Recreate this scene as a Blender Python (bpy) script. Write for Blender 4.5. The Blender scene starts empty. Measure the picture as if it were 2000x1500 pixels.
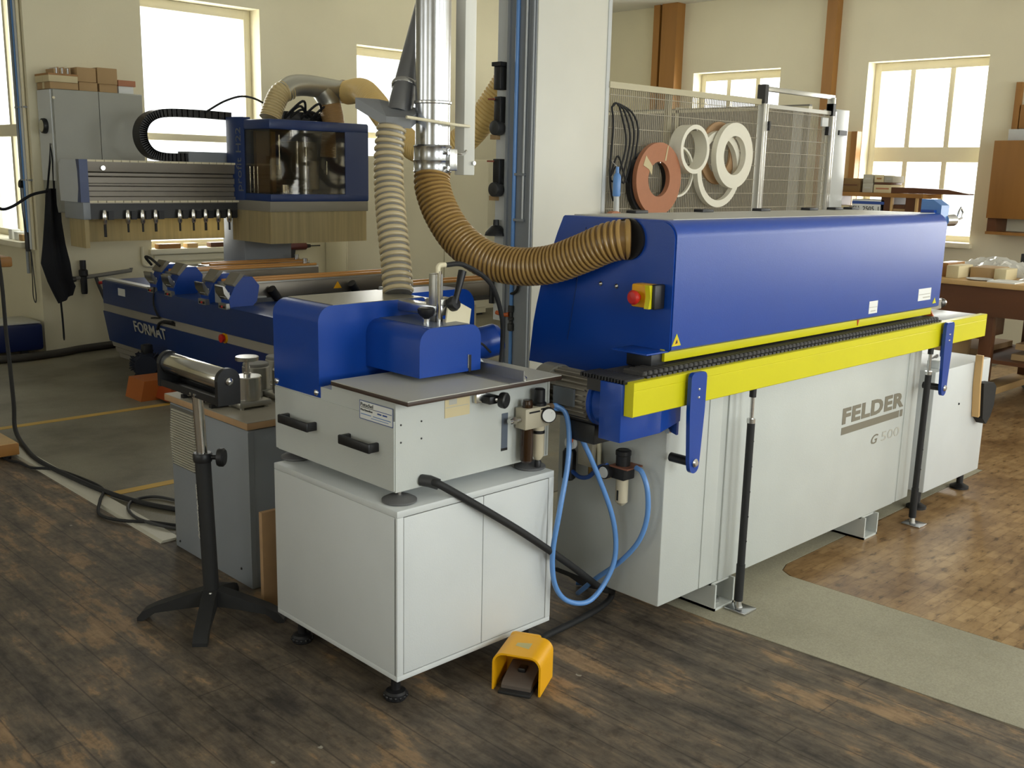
import bpy, bmesh, math, random
from mathutils import Vector, Matrix, Euler
random.seed(7)
SC = bpy.context.scene
COL = SC.collection
PI = math.pi

# ------------------------------------------------------------------ camera, sky, daylight, exposure
cam_d = bpy.data.cameras.new('camera'); cam = bpy.data.objects.new('camera', cam_d); COL.objects.link(cam)
cr = Vector((0.71788887, -0.69580245, 0.02223793)); cu = Vector((0.12558769, 0.16086163, 0.97895417)); cw = Vector((0.68473593, 0.69998749, -0.202865))
cam.matrix_world = Matrix(((cr.x, cu.x, -cw.x, -2.5693), (cr.y, cu.y, -cw.y, -1.9140), (cr.z, cu.z, -cw.z, 1.5), (0, 0, 0, 1)))
cam_d.sensor_fit = 'HORIZONTAL'; cam_d.sensor_width = 36.0; cam_d.lens = 36.0 * 1996.5 / 2000.0
cam_d.clip_start = 0.05; cam_d.clip_end = 100
SC.camera = cam
w = bpy.data.worlds.new('sky'); SC.world = w; w.use_nodes = True
bg = w.node_tree.nodes['Background']; bg.inputs[0].default_value = (0.95, 0.98, 1.0, 1); bg.inputs[1].default_value = 2.5
SC.view_settings.view_transform = 'Standard'; SC.view_settings.look = 'None'
SC.view_settings.gamma = 1.0; SC.view_settings.use_curve_mapping = False
SC.view_settings.exposure = 0.0

def daylight(name, loc, direction, sx, sy, watts, color=(1, 0.97, 0.92)):
    l = bpy.data.lights.new(name, 'AREA'); l.shape = 'RECTANGLE'; l.size = sx; l.size_y = sy; l.energy = watts; l.color = color
    o = bpy.data.objects.new(name, l); COL.objects.link(o); o.location = loc
    o.rotation_euler = Vector(direction).to_track_quat('-Z', 'Y').to_euler()
    return o
# skylight standing just outside each window; those at far left are added fill
COOL = (0.93, 0.97, 1.0)
for x_, e_ in ((-1.6, 98), (1.2, 98), (4.0, 84), (6.0, 40)): daylight('daylight_front', (x_, -4.95, 1.9), (0, 1, -0.05), 1.5, 1.9, e_, COOL)
for y_ in (-2.4, 1.0, 4.5): daylight('fill_far_left', (-6.4, y_, 1.9), (1, 0, -0.05), 1.5, 1.9, 19)  # added out-of-view lamps, filling in the shaded left sides of the machines
for y_, e_ in ((2.5, 75), (4.6, 75), (-1.6, 75), (-3.5, 55)): daylight('daylight_right', (7.4, y_, 1.8), (-1, 0, 0), 1.05, 1.6, e_, (1, 0.98, 0.95))
daylight('daylight_back', (1.85, 6.85, 1.85), (0, -1, 0), 1.05, 2.0, 50, (1, 0.98, 0.94))
daylight('daylight_back', (4.0, 6.85, 1.9), (0, -1, 0), 1.05, 1.5, 45, (1, 0.98, 0.94))
daylight('daylight_left', (0.8, 7.4, 1.9), (-1, 0, 0), 1.2, 1.9, 22, COOL)

# ------------------------------------------------------------------ materials
def lin(c):
    return tuple(((v / 255.0) / 12.92 if v / 255.0 <= 0.04045 else ((v / 255.0 + 0.055) / 1.055) ** 2.4) for v in c) + (1.0,)
MATS = {}
def mat(name, col, rough=0.5, metal=0.0, var=0.06, scale=6.0, bump=0.0, bscale=200.0, spec=0.5, aniso=None, coat=0.0):
    m = bpy.data.materials.new(name); m.use_nodes = True; nt = m.node_tree; b = nt.nodes['Principled BSDF']
    b.inputs['Roughness'].default_value = rough; b.inputs['Metallic'].default_value = metal
    b.inputs['Specular IOR Level'].default_value = spec; b.inputs['Coat Weight'].default_value = coat
    tc = nt.nodes.new('ShaderNodeTexCoord')
    mp = nt.nodes.new('ShaderNodeMapping'); nt.links.new(tc.outputs['Object'], mp.inputs[0])
    if aniso: mp.inputs['Scale'].default_value = aniso
    n = nt.nodes.new('ShaderNodeTexNoise'); n.inputs['Scale'].default_value = scale; n.inputs['Detail'].default_value = 5
    nt.links.new(mp.outputs[0], n.inputs['Vector'])
    r = nt.nodes.new('ShaderNodeMix'); r.data_type = 'RGBA'; nt.links.new(n.outputs['Fac'], r.inputs['Factor'])
    c = lin(col)
    r.inputs['A'].default_value = tuple(max(0, v * (1 - var)) for v in c[:3]) + (1,)
    r.inputs['B'].default_value = tuple(min(1, v * (1 + var)) for v in c[:3]) + (1,)
    nt.links.new(r.outputs['Result'], b.inputs['Base Color'])
    if bump:
        n2 = nt.nodes.new('ShaderNodeTexNoise'); n2.inputs['Scale'].default_value = bscale
        nt.links.new(tc.outputs['Object'], n2.inputs['Vector'])
        bp = nt.nodes.new('ShaderNodeBump'); bp.inputs['Strength'].default_value = bump; bp.inputs['Distance'].default_value = 0.002
        nt.links.new(n2.outputs['Fac'], bp.inputs['Height']); nt.links.new(bp.outputs[0], b.inputs['Normal'])
    MATS[name] = m
    return m
WHITE = mat('white_paint', (204, 207, 206), 0.45, bump=0.15)
GREY = mat('grey_paint', (190, 193, 188), 0.42, bump=0.2)
CABGREY = mat('cabinet_grey_paint', (138, 143, 148), 0.45, bump=0.2)
LIGHTGREY = mat('light_grey_laminate', (185, 184, 174), 0.45)
DARKGREY = mat('dark_grey_metal', (60, 60, 60), 0.45, 0.3)
BLUE = mat('blue_paint', (10, 62, 150), 0.30, bump=0.12, bscale=350, spec=0.5)
DEEPBLUE = mat('deep_blue_paint', (24, 50, 102), 0.38, bump=0.15, spec=0.6)
YELLOW = mat('yellow_paint', (208, 200, 12), 0.42, spec=0.35)
SAFETY = mat('safety_yellow_plastic', (232, 168, 8), 0.4)
RED = mat('red_plastic', (190, 35, 25), 0.35)
ORANGE = mat('orange_plastic', (196, 92, 34), 0.45)
BLACK = mat('black_plastic', (22, 22, 24), 0.45)
RUBBER = mat('black_rubber', (28, 28, 28), 0.7)
CHAIN = mat('feed_chain_rubber', (58, 56, 54), 0.6, bump=0.3)
STEEL = mat('bright_steel', (200, 200, 198), 0.25, 1.0)
CHROME = mat('chrome', (215, 213, 208), 0.13, 1.0)
GALV = mat('galvanised_sheet', (200, 202, 206), 0.24, 1.0, var=0.15, scale=14)
ALU = mat('aluminium', (176, 174, 166), 0.35, 0.9, aniso=(1, 12, 12))
GANTRYALU = mat('brown_anodised_aluminium', (120, 114, 104), 0.4, 0.7)
BEIGEHOSE = mat('tan_ribbed_hose', (156, 124, 70), 0.3, var=0.12, scale=20)
GREYHOSE = mat('greyish_ribbed_hose', (168, 158, 134), 0.35, var=0.12, scale=20)
TANHOSE = mat('golden_ribbed_hose', (224, 192, 122), 0.45, var=0.1)
AIRBLUE = mat('blue_air_hose', (98, 146, 208), 0.32)
CREAM = mat('cream_plastic', (222, 212, 180), 0.45)
WOODO = mat('orange_brown_wood', (154, 108, 52), 0.5, var=0.25, scale=9, aniso=(1, 1, 0.15))
WOODL = mat('light_wood', (205, 168, 112), 0.5, var=0.18, scale=9, aniso=(1, 1, 0.15))
WOODD = mat('dark_bench_wood', (92, 54, 26), 0.5, var=0.35, scale=8, aniso=(1, 0.2, 1))
MDF = mat('raw_fibreboard', (176, 142, 104), 0.75, var=0.1, scale=30)
CARD = mat('brown_cardboard', (172, 142, 100), 0.8, var=0.1)
CARDPALE = mat('pale_cardboard', (205, 190, 150), 0.8, var=0.08)
PAPER = mat('white_label', (225, 226, 222), 0.6, var=0.03)
INK = mat('dark_print', (70, 72, 74), 0.6)
GREYINK = mat('warm_grey_print', (120, 114, 98), 0.6)
PALEINK = mat('pale_grey_print', (178, 176, 166), 0.6)
BLUEINK = mat('blue_print', (50, 80, 150), 0.6)
PALEBLUE = mat('pale_blue_metal', (84, 128, 188), 0.35)
TERRA = mat('terracotta_edging', (176, 116, 82), 0.55, var=0.08, scale=30)
EDGEW = mat('white_edging', (236, 232, 215), 0.5, var=0.04)
CLOTH = mat('black_cloth', (17, 18, 24), 0.9, var=0.3)
STONE = mat('grey_stone_disc', (120, 118, 112), 0.7, var=0.2)
FENCEW = mat('beige_wire', (160, 152, 132), 0.5)
AMBER = mat('dark_amber_bowl', (48, 30, 14), 0.12)

def bristle(name, col):
    m = mat(name, col, 0.7, var=0.3, scale=40, aniso=(1, 1, 0.03))
    nt = m.node_tree; b = nt.nodes['Principled BSDF']; out = nt.nodes['Material Output']
    t = nt.nodes.new('ShaderNodeBsdfTranslucent'); mx = nt.nodes.new('ShaderNodeMixShader'); mx.inputs[0].default_value = 0.5
    src = b.inputs['Base Color'].links[0].from_socket
    nt.links.new(src, t.inputs['Color']); nt.links.new(b.outputs[0], mx.inputs[1]); nt.links.new(t.outputs[0], mx.inputs[2]); nt.links.new(mx.outputs[0], out.inputs[0])
    return m
BRISTLE = bristle('straw_bristles', (206, 190, 146))
BLACKBRISTLE = mat('black_bristles', (30, 28, 26), 0.9, var=0.4, scale=60)

def glass(name, tint, gloss=0.12):
    m = bpy.data.materials.new(name); m.use_nodes = True; nt = m.node_tree; nt.nodes.clear()
    o = nt.nodes.new('ShaderNodeOutputMaterial'); mx = nt.nodes.new('ShaderNodeMixShader')
    t = nt.nodes.new('ShaderNodeBsdfTransparent'); t.inputs[0].default_value = tint
    g = nt.nodes.new('ShaderNodeBsdfGlossy'); g.inputs['Roughness'].default_value = 0.03
    lw = nt.nodes.new('ShaderNodeLayerWeight'); lw.inputs[0].default_value = 0.5
    pw = nt.nodes.new('ShaderNodeMath'); pw.operation = 'POWER'; pw.inputs[1].default_value = 4.0; nt.links.new(lw.outputs['Facing'], pw.inputs[0])
    sc_ = nt.nodes.new('ShaderNodeMath'); sc_.operation = 'MULTIPLY_ADD'; sc_.inputs[1].default_value = 0.4; sc_.inputs[2].default_value = gloss * 0.25; nt.links.new(pw.outputs[0], sc_.inputs[0])
    nt.links.new(sc_.outputs[0], mx.inputs[0]); nt.links.new(t.outputs[0], mx.inputs[1]); nt.links.new(g.outputs[0], mx.inputs[2]); nt.links.new(mx.outputs[0], o.inputs[0])
    return m
PANE = glass('window_glass', (0.97, 0.98, 0.97, 1))
GUARD = glass('smoked_guard_window', (0.74, 0.71, 0.64, 1), 0.2)
CLEARBOWL = mat('milky_bowl', (200, 190, 165), 0.25)

def nodes_of(name):
    m = bpy.data.materials.new(name); m.use_nodes = True
    return m, m.node_tree, m.node_tree.nodes['Principled BSDF']
def ramp(nt, stops):
    r = nt.nodes.new('ShaderNodeValToRGB'); e = r.color_ramp.elements
    while len(e) < len(stops): e.new(0.5)
    for el, (p, c) in zip(e, stops): el.position = p; el.color = lin(c)
    return r
def noise(nt, vec, scale, detail=6, rough=0.6):
    n = nt.nodes.new('ShaderNodeTexNoise'); n.inputs['Scale'].default_value = scale; n.inputs['Detail'].default_value = detail; n.inputs['Roughness'].default_value = rough
    nt.links.new(vec, n.inputs['Vector']); return n
def mapping(nt, scale=(1, 1, 1), rot=(0, 0, 0)):
    tc = nt.nodes.new('ShaderNodeTexCoord'); mp = nt.nodes.new('ShaderNodeMapping'); mp.inputs['Scale'].default_value = scale; mp.inputs['Rotation'].default_value = rot
    nt.links.new(tc.outputs['Object'], mp.inputs[0]); return mp.outputs[0]
def mixc(nt, a, b, fac, mode='MIX'):
    x = nt.nodes.new('ShaderNodeMix'); x.data_type = 'RGBA'; x.blend_type = mode
    for s, v in (('A', a), ('B', b), ('Factor', fac)):
        if hasattr(v, 'links'): nt.links.new(v, x.inputs[s])
        else: x.inputs[s].default_value = v
    return x.outputs['Result']

def plank_floor():
    m, nt, b = nodes_of('old_floorboards')
    # boards run along Y; each board worn differently
    br = nt.nodes.new('ShaderNodeTexBrick'); nt.links.new(mapping(nt, (1, 1, 1), (0, 0, PI / 2)), br.inputs['Vector'])
    br.inputs['Scale'].default_value = 1; br.inputs['Brick Width'].default_value = 3.4; br.inputs['Row Height'].default_value = 0.115
    br.inputs['Mortar Size'].default_value = 0.003; br.inputs['Mortar Smooth'].default_value = 0.3; br.offset = 0.37
    br.inputs['Color1'].default_value = (0.3, 0.3, 0.3, 1); br.inputs['Color2'].default_value = (0.7, 0.7, 0.7, 1); br.inputs['Mortar'].default_value = (0.05, 0.05, 0.05, 1)
    v = mapping(nt, (5.5, 1.5, 1)); n1 = noise(nt, v, 2.3, 11, 0.7)
    v2 = mapping(nt, (1, 0.7, 1)); n2 = noise(nt, v2, 2.2, 6, 0.6)
    v3 = mapping(nt, (30, 2.5, 1)); n3 = noise(nt, v3, 2, 5, 0.6)
    add = nt.nodes.new('ShaderNodeMath'); add.operation = 'MULTIPLY_ADD'; nt.links.new(n1.outputs[0], add.inputs[0]); add.inputs[1].default_value = 0.65
    m2 = nt.nodes.new('ShaderNodeMath'); m2.operation = 'MULTIPLY'; nt.links.new(n2.outputs[0], m2.inputs[0]); m2.inputs[1].default_value = 0.42
    nt.links.new(m2.outputs[0], add.inputs[2])
    r = ramp(nt, [(0.40, (66, 58, 52)), (0.50, (104, 93, 80)), (0.57, (126, 110, 92)), (0.60, (158, 130, 98)), (0.67, (172, 142, 108))])
    nt.links.new(add.outputs[0], r.inputs[0])
    g = ramp(nt, [(0.3, (190, 190, 190)), (0.7, (255, 255, 255))]); nt.links.new(n3.outputs[0], g.inputs[0])
    c = mixc(nt, r.outputs[0], g.outputs[0], 0.8, 'MULTIPLY')
    n6 = noise(nt, mapping(nt), 22, 8, 0.72); g2 = ramp(nt, [(0.36, (196, 192, 188)), (0.5, (250, 250, 248)), (0.66, (255, 255, 255))]); nt.links.new(n6.outputs[0], g2.inputs[0])
    c = mixc(nt, c, g2.outputs[0], 0.85, 'MULTIPLY')
    bw = ramp(nt, [(0.0, (60, 52, 44)), (0.1, (236, 234, 230)), (0.9, (255, 255, 252))]); nt.links.new(br.outputs['Color'], bw.inputs[0])
    c = mixc(nt, c, bw.outputs[0], 0.85, 'MULTIPLY')
    # pale paint flecks
    vo = nt.nodes.new('ShaderNodeTexVoronoi'); vo.inputs['Scale'].default_value = 9; nt.links.new(mapping(nt, (1, 0.7, 1)), vo.inputs['Vector'])
    fl = ramp(nt, [(0.0, (255, 255, 255)), (0.06, (255, 255, 255)), (0.075, (0, 0, 0))]); nt.links.new(vo.outputs['Distance'], fl.inputs[0])
    n4 = noise(nt, mapping(nt), 1.3); gate = nt.nodes.new('ShaderNodeMath'); gate.operation = 'GREATER_THAN'; gate.inputs[1].default_value = 0.57; nt.links.new(n4.outputs[0], gate.inputs[0])
    mm = nt.nodes.new('ShaderNodeMath'); mm.operation = 'MULTIPLY'; nt.links.new(fl.outputs[0], mm.inputs[0]); nt.links.new(gate.outputs[0], mm.inputs[1])
    c = mixc(nt, c, lin((150, 146, 132)), mm.outputs[0])
    nt.links.new(c, b.inputs['Base Color']); b.inputs['Roughness'].default_value = 0.62
    bp = nt.nodes.new('ShaderNodeBump'); bp.inputs['Strength'].default_value = 0.4; bp.inputs['Distance'].default_value = 0.004
    nt.links.new(add.outputs[0], bp.inputs['Height']); nt.links.new(bp.outputs[0], b.inputs['Normal'])
    return m
def parquet_floor():
    m, nt, b = nodes_of('worn_block_parquet')
    br = nt.nodes.new('ShaderNodeTexBrick'); nt.links.new(mapping(nt), br.inputs['Vector'])
    br.inputs['Scale'].default_value = 1; br.inputs['Brick Width'].default_value = 0.09; br.inputs['Row Height'].default_value = 0.045; br.inputs['Mortar Size'].default_value = 0.0015
    br.inputs['Color1'].default_value = lin((160, 132, 96)); br.inputs['Color2'].default_value = lin((184, 156, 116)); br.inputs['Mortar'].default_value = lin((150, 122, 88))
    n = noise(nt, mapping(nt), 1.7, 6, 0.6); r = ramp(nt, [(0.32, (140, 112, 84)), (0.5, (226, 216, 200)), (0.7, (255, 252, 245))]); nt.links.new(n.outputs[0], r.inputs[0])
    c = mixc(nt, br.outputs['Color'], r.outputs[0], 0.9, 'MULTIPLY')
    n2 = noise(nt, mapping(nt, (1, 2.6, 1)), 13, 4); k = ramp(nt, [(0.33, (70, 54, 40)), (0.40, (215, 205, 195)), (0.55, (255, 255, 255))]); nt.links.new(n2.outputs[0], k.inputs[0])
    c = mixc(nt, c, k.outputs[0], 0.7, 'MULTIPLY')
    nt.links.new(c, b.inputs['Base Color']); b.inputs['Roughness'].default_value = 0.3
    return m
def lino_floor(name, stops, rough):
    m, nt, b = nodes_of(name)
    n = noise(nt, mapping(nt, (1, 1, 1)), 1.5, 8, 0.62); r = ramp(nt, stops); nt.links.new(n.outputs[0], r.inputs[0])
    n2 = noise(nt, mapping(nt), 180, 2); k = ramp(nt, [(0.3, (225, 225, 225)), (0.7, (255, 255, 255))]); nt.links.new(n2.outputs[0], k.inputs[0])
    c = mixc(nt, r.outputs[0], k.outputs[0], 1.0, 'MULTIPLY'); nt.links.new(c, b.inputs['Base Color']); b.inputs['Roughness'].default_value = rough
    return m
PLANKS = plank_floor(); PARQUET = parquet_floor()
LINO = lino_floor('worn_green_grey_lino', [(0.3, (88, 80, 62)), (0.48, (122, 116, 98)), (0.62, (136, 130, 110)), (0.75, (150, 130, 92))], 0.5)
SCREED = lino_floor('grey_screed', [(0.3, (150, 144, 122)), (0.5, (166, 160, 138)), (0.7, (176, 170, 146))], 0.7)
def plaster(name, col):
    m = mat(name, col, 0.85, var=0.05, scale=2.5, bump=0.3, bscale=90); return m
WALLC = plaster('cream_plaster', (224, 217, 190)); WALLG = plaster('off_white_plaster', (222, 214, 184)); CEIL = plaster('white_ceiling', (222, 221, 214))
TRIMW = mat('cream_window_paint', (226, 218, 190), 0.5)

# ------------------------------------------------------------------ mesh helpers
WL = {}
class MB:
    def __init__(s, xf=None): s.bm = bmesh.new(); s.xf = xf
    def box(s, x0, y0, z0, x1, y1, z1, bev=0.0, seg=2):
        r = bmesh.ops.create_cube(s.bm, size=1.0)
        c = Vector(((x0 + x1) / 2, (y0 + y1) / 2, (z0 + z1) / 2))
        for v in r['verts']: v.co = Vector((v.co.x * abs(x1 - x0), v.co.y * abs(y1 - y0), v.co.z * abs(z1 - z0))) + c
        if bev:
            es = list({e for v in r['verts'] for e in v.link_edges})
            bmesh.ops.bevel(s.bm, geom=es, offset=bev, segments=seg, affect='EDGES', profile=0.5)
        return s
    def prism(s, pts, axis, a0, a1):
        def P(p, a): return {'x': (a, p[0], p[1]), 'y': (p[0], a, p[1]), 'z': (p[0], p[1], a)}[axis]
        A = [s.bm.verts.new(P(p, a0)) for p in pts]; B = [s.bm.verts.new(P(p, a1)) for p in pts]
        n = len(pts)
        s.bm.faces.new(A); s.bm.faces.new(B[::-1])
        for i in range(n): s.bm.faces.new((A[i], B[i], B[(i + 1) % n], A[(i + 1) % n]))
        return s
    def poly(s, pts):
        s.bm.faces.new([s.bm.verts.new(p) for p in pts]); return s
    def tube(s, path, r, seg=12, caps=True):
        path = [Vector(p) for p in path]; n = len(path)
        rs = r if isinstance(r, (list, tuple)) else [r] * n
        T = []
        for i in range(n):
            d = (path[min(i + 1, n - 1)] - path[max(i - 1, 0)])
            T.append(d.normalized() if d.length > 1e-9 else Vector((0, 0, 1)))
        nrm = T[0].orthogonal().normalized(); rings = []
        for i in range(n):
            nrm = (nrm - T[i] * nrm.dot(T[i]))
            nrm = nrm.normalized() if nrm.length > 1e-6 else T[i].orthogonal().normalized()
            bn = T[i].cross(nrm)
            rings.append([s.bm.verts.new(path[i] + (nrm * math.cos(2 * PI * k / seg) + bn * math.sin(2 * PI * k / seg)) * rs[i]) for k in range(seg)])
        for i in range(n - 1):
            for k in range(seg):
                s.bm.faces.new((rings[i][k], rings[i][(k + 1) % seg], rings[i + 1][(k + 1) % seg], rings[i + 1][k]))
        if caps:
            s.bm.faces.new(rings[0][::-1]); s.bm.faces.new(rings[-1])
        return s
    def cyl(s, p0, p1, r, r1=None, seg=24, bev=0.0):
        r1 = r if r1 is None else r1
        if bev:
            a, b = Vector(p0), Vector(p1); d = (b - a).normalized() * bev
            return s.tube([a, a + d * 0.3, a + d, b - d, b - d * 0.3, b], [r - bev, r - bev * 0.3, r, r1, r1 - bev * 0.3, r1 - bev], seg)
        return s.tube([p0, p1], [r, r1], seg)
    def lathe(s, prof, origin, axis=(0, 0, 1), seg=28, caps=True):
        a = Vector(axis).normalized(); o = Vector(origin)
        return s.tube_prof([o + a * h for r, h in prof], [r for r, h in prof], a, seg, caps)
    def tube_prof(s, path, rs, a, seg, caps=True):
        n1 = a.orthogonal().normalized(); n2 = a.cross(n1); rings = []
        for p, r in zip(path, rs):
            rings.append([s.bm.verts.new(p + (n1 * math.cos(2 * PI * k / seg) + n2 * math.sin(2 * PI * k / seg)) * max(r, 1e-4)) for k in range(seg)])
        for i in range(len(rings) - 1):
            for k in range(seg):
                s.bm.faces.new((rings[i][k], rings[i][(k + 1) % seg], rings[i + 1][(k + 1) % seg], rings[i + 1][k]))
        if caps:
            s.bm.faces.new(rings[0][::-1]); s.bm.faces.new(rings[-1])
        return s
    def ring(s, origin, axis, ri, ro, t, seg=40):
        # annular slab: axis direction, inner/outer radius, thickness
        return s.tube_prof([Vector(origin) + Vector(axis).normalized() * h for h in (0, 0, t, t, 0)], [ri, ro, ro, ri, ri], Vector(axis).normalized(), seg, caps=False)
    def ball(s, c, r, seg=14):
        bmesh.ops.create_uvsphere(s.bm, u_segments=seg, v_segments=seg // 2 + 2, radius=r, matrix=Matrix.Translation(c)); return s
    def hose(s, path, r, pitch, amp, seg=22):
        P = smooth(path, 10); L = [0]
        for a, b in zip(P, P[1:]): L.append(L[-1] + (b - a).length)
        tot = L[-1]; n = max(2, int(tot / pitch)) * 6; out = []; rs = []; j = 0
        for i in range(n + 1):
            d = tot * i / n
            while j < len(L) - 2 and L[j + 1] < d: j += 1
            f = (d - L[j]) / max(1e-9, L[j + 1] - L[j]); out.append(P[j].lerp(P[j + 1], f))
            ph = (i % 6) / 6.0; rs.append(r - amp + 2 * amp * (0.5 + 0.5 * math.cos(2 * PI * ph)) ** 0.45)
        return s.tube(out, rs, seg)
    def build(s, name, m, parent=None):
        if s.xf is not None: bmesh.ops.transform(s.bm, matrix=s.xf, verts=s.bm.verts)
        off = WL[parent.name] if parent is not None else Vector((0, 0, 0))
        if parent is None:
            zs = [v.co for v in s.bm.verts]
            off = Vector(((min(v.x for v in zs) + max(v.x for v in zs)) / 2, (min(v.y for v in zs) + max(v.y for v in zs)) / 2, min(v.z for v in zs)))
        bmesh.ops.translate(s.bm, vec=-off, verts=s.bm.verts)
        bmesh.ops.recalc_face_normals(s.bm, faces=s.bm.faces)
        me = bpy.data.meshes.new(name); s.bm.to_mesh(me); s.bm.free()
        me.polygons.foreach_set('use_smooth', [True] * len(me.polygons)); me.set_sharp_from_angle(angle=math.radians(32))
        me.materials.append(m)
        o = bpy.data.objects.new(name, me); COL.objects.link(o)
        if parent is not None: o.parent = parent; WL[o.name] = off
        else: o.location = off; WL[o.name] = off
        return o
def ribbed_hose(path, r, pitch, amp, seg, film, coil, label):
    # thin film tube with a rounded reinforcing coil standing proud of it
    P = smooth(path, 12); L = [0]
    for a, b in zip(P, P[1:]): L.append(L[-1] + (b - a).length)
    def at(d):
        j = max(0, min(len(L) - 2, next((i for i in range(len(L) - 1) if L[i + 1] >= d), len(L) - 2)))
        return P[j].lerp(P[j + 1], (d - L[j]) / max(1e-9, L[j + 1] - L[j]))
    tot = L[-1]; n = int(tot / pitch)
    o = MB().tube([at(tot * i / (2 * n)) for i in range(2 * n + 1)], r - amp, seg).build('extraction_hose', film)
    cb = MB()
    for i in range(n):
        c = (i + 0.5) * tot / n; h = pitch * 0.33
        cb.tube([at(c + h * f) for f in (-1, -0.8, -0.35, 0.35, 0.8, 1)], [r - amp * 1.05, r - amp * 0.35, r, r, r - amp * 0.35, r - amp * 1.05], seg, caps=False)
    cb.build('reinforcing_coil', coil, o)
    return tag(o, label, 'hose')
def smooth(path, k=8):
    P = [Vector(p) for p in path]
    P = [P[0] * 2 - P[1]] + P + [P[-1] * 2 - P[-2]]; out = []
    for i in range(1, len(P) - 2):
        for j in range(k):
            t = j / k; a, b, c, d = P[i - 1], P[i], P[i + 1], P[i + 2]
            out.append(0.5 * ((2 * b) + (c - a) * t + (2 * a - 5 * b + 4 * c - d) * t * t + (3 * b - a - 3 * c + d) * t ** 3))
    out.append(P[-2]); return out
def arc(cx, cy, r, a0, a1, n=8):
    return [(cx + r * math.cos(math.radians(a0 + (a1 - a0) * i / n)), cy + r * math.sin(math.radians(a0 + (a1 - a0) * i / n))) for i in range(n + 1)]
def tag(o, label=None, cat=None, group=None, kind=None):
    if label: o['label'] = label
    if cat: o['category'] = cat
    if group: o['group'] = group
    if kind: o['kind'] = kind
    return o
def thing(name, label, cat, loc, group=None):
    o = bpy.data.objects.new(name, None); COL.objects.link(o); o.location = loc; WL[o.name] = Vector(loc); o.empty_display_size = 0.1
    return tag(o, label, cat, group)
def B(name, m, parent, *a, bev=0.0, xf=None):
    return MB(xf).box(*a, bev=bev).build(name, m, parent)
def C(name, m, parent, p0, p1, r, r1=None, seg=24, bev=0.0):
    return MB().cyl(p0, p1, r, r1, seg, bev).build(name, m, parent)
def copy_tree(o, parent=None, offset=(0, 0, 0)):
    c = o.copy(); COL.objects.link(c); c.parent = parent
    if parent is None: c.location = Vector(o.location) + Vector(offset)
    WL[c.name] = WL[o.name] + Vector(offset)
    for ch in list(o.children): copy_tree(ch, c, offset)
    return c
def text(name, body, origin, right, up, wdt, hgt, m, parent, bold=0.0, shear=0.0, normal_off=0.0012):
    cu_ = bpy.data.curves.new('lettering', 'FONT'); cu_.body = body; cu_.size = 1.0; cu_.offset = bold; cu_.shear = shear; cu_.extrude = 0.001; cu_.space_character = 1.0 + bold * 2.5; cu_.resolution_u = 3
    tmp = bpy.data.objects.new('lettering', cu_); COL.objects.link(tmp)
    bpy.context.view_layer.update()
    me = bpy.data.meshes.new_from_object(tmp.evaluated_get(bpy.context.evaluated_depsgraph_get()))
    bpy.data.objects.remove(tmp); bpy.data.curves.remove(cu_)
    xs = [v.co.x for v in me.vertices]; ys = [v.co.y for v in me.vertices]
    x0, x1, y0, y1 = min(xs), max(xs), min(ys), max(ys)
    R, U = Vector(right).normalized(), Vector(up).normalized(); N = R.cross(U)
    off = WL[parent.name]
    for v in me.vertices:
        v.co = Vector(origin) + R * ((v.co.x - x0) / (x1 - x0) * wdt) + U * ((v.co.y - y0) / (y1 - y0) * hgt) + N * (normal_off * (0.5 + 0.5 * (1 if v.co.z > 0 else -1))) - off
    me.materials.clear(); me.materials.append(m); me.name = name
    o = bpy.data.objects.new(name, me); COL.objects.link(o); o.parent = parent; WL[o.name] = off
    return o

# ------------------------------------------------------------------ the setting
def S(name, mb, m, parent=None):
    o = mb.build(name, m, parent)
    if parent is None: o['kind'] = 'structure'
    return o
H = 3.35
LS = [(-6.2, -4.85), (7.25, -4.85), (7.25, 6.7), (0.64, 6.7), (0.64, 10.4), (-6.2, 10.4)]
S('floor', MB().prism(LS, 'z', -0.1, 0), PLANKS)
S('floor', MB().box(-0.78, 1.3, 0, 7, 6.5, 0.002), LINO)
S('floor', MB().prism([(0.235, 1.29), (0.235, -0.05), (0.33, -1.4), (0.52, -4.6), (0.96, -4.6), (0.84, -1.4), (0.80, -0.02), (0.83, 0.03), (0.9, 0.055), (2.9, 0.08), (2.9, 1.29)], 'z', 0, 0.0025), SCREED)
S('floor', MB().prism([(0.80, -0.03), (0.84, -1.4), (0.96, -4.6), (7, -4.6), (7, 1.29), (2.905, 1.29), (2.905, 0.075), (0.9, 0.05), (0.83, 0.025)], 'z', 0, 0.003), PARQUET)
S('ceiling', MB().prism(LS, 'z', H, H + 0.1), CEIL)
def wall(axis, c0, c1, a0, a1, holes):
    # axis 'x': wall plane of constant x between c0 and c1 running along y; holes (a0, a1, z0, z1)
    mb = MB()
    def bx(p, q, z0, z1):
        if q - p < 1e-4 or z1 - z0 < 1e-4: return
        if axis == 'x': mb.box(c0, p, z0, c1, q, z1)
        else: mb.box(p, c0, z0, q, c1, z1)
    cur = a0
    for (p, q, z0, z1) in sorted(holes):
        bx(cur, p, 0, H); bx(p, q, 0, z0); bx(p, q, z1, H); cur = q
    bx(cur, a1, 0, H); return mb
W1 = (1.31, 2.40, 0.79, 2.85); W2 = (3.44, 4.55, 1.05, 2.66); W3 = (6.72, 8.0, 0.86, 2.9); W4 = (1.93, 3.07, 0.95, 2.61); W5 = (4.03, 5.12, 0.95, 2.61); W6 = (-2.2, -1.0, 0.95, 2.61)
WF = [(-2.4, -0.8, 0.9, 2.9), (0.4, 2.0, 0.9, 2.9), (3.2, 4.8, 0.9, 2.9), (5.2, 6.8, 0.9, 2.9)]; W7 = (-4.1, -2.9, 0.95, 2.61)
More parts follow.
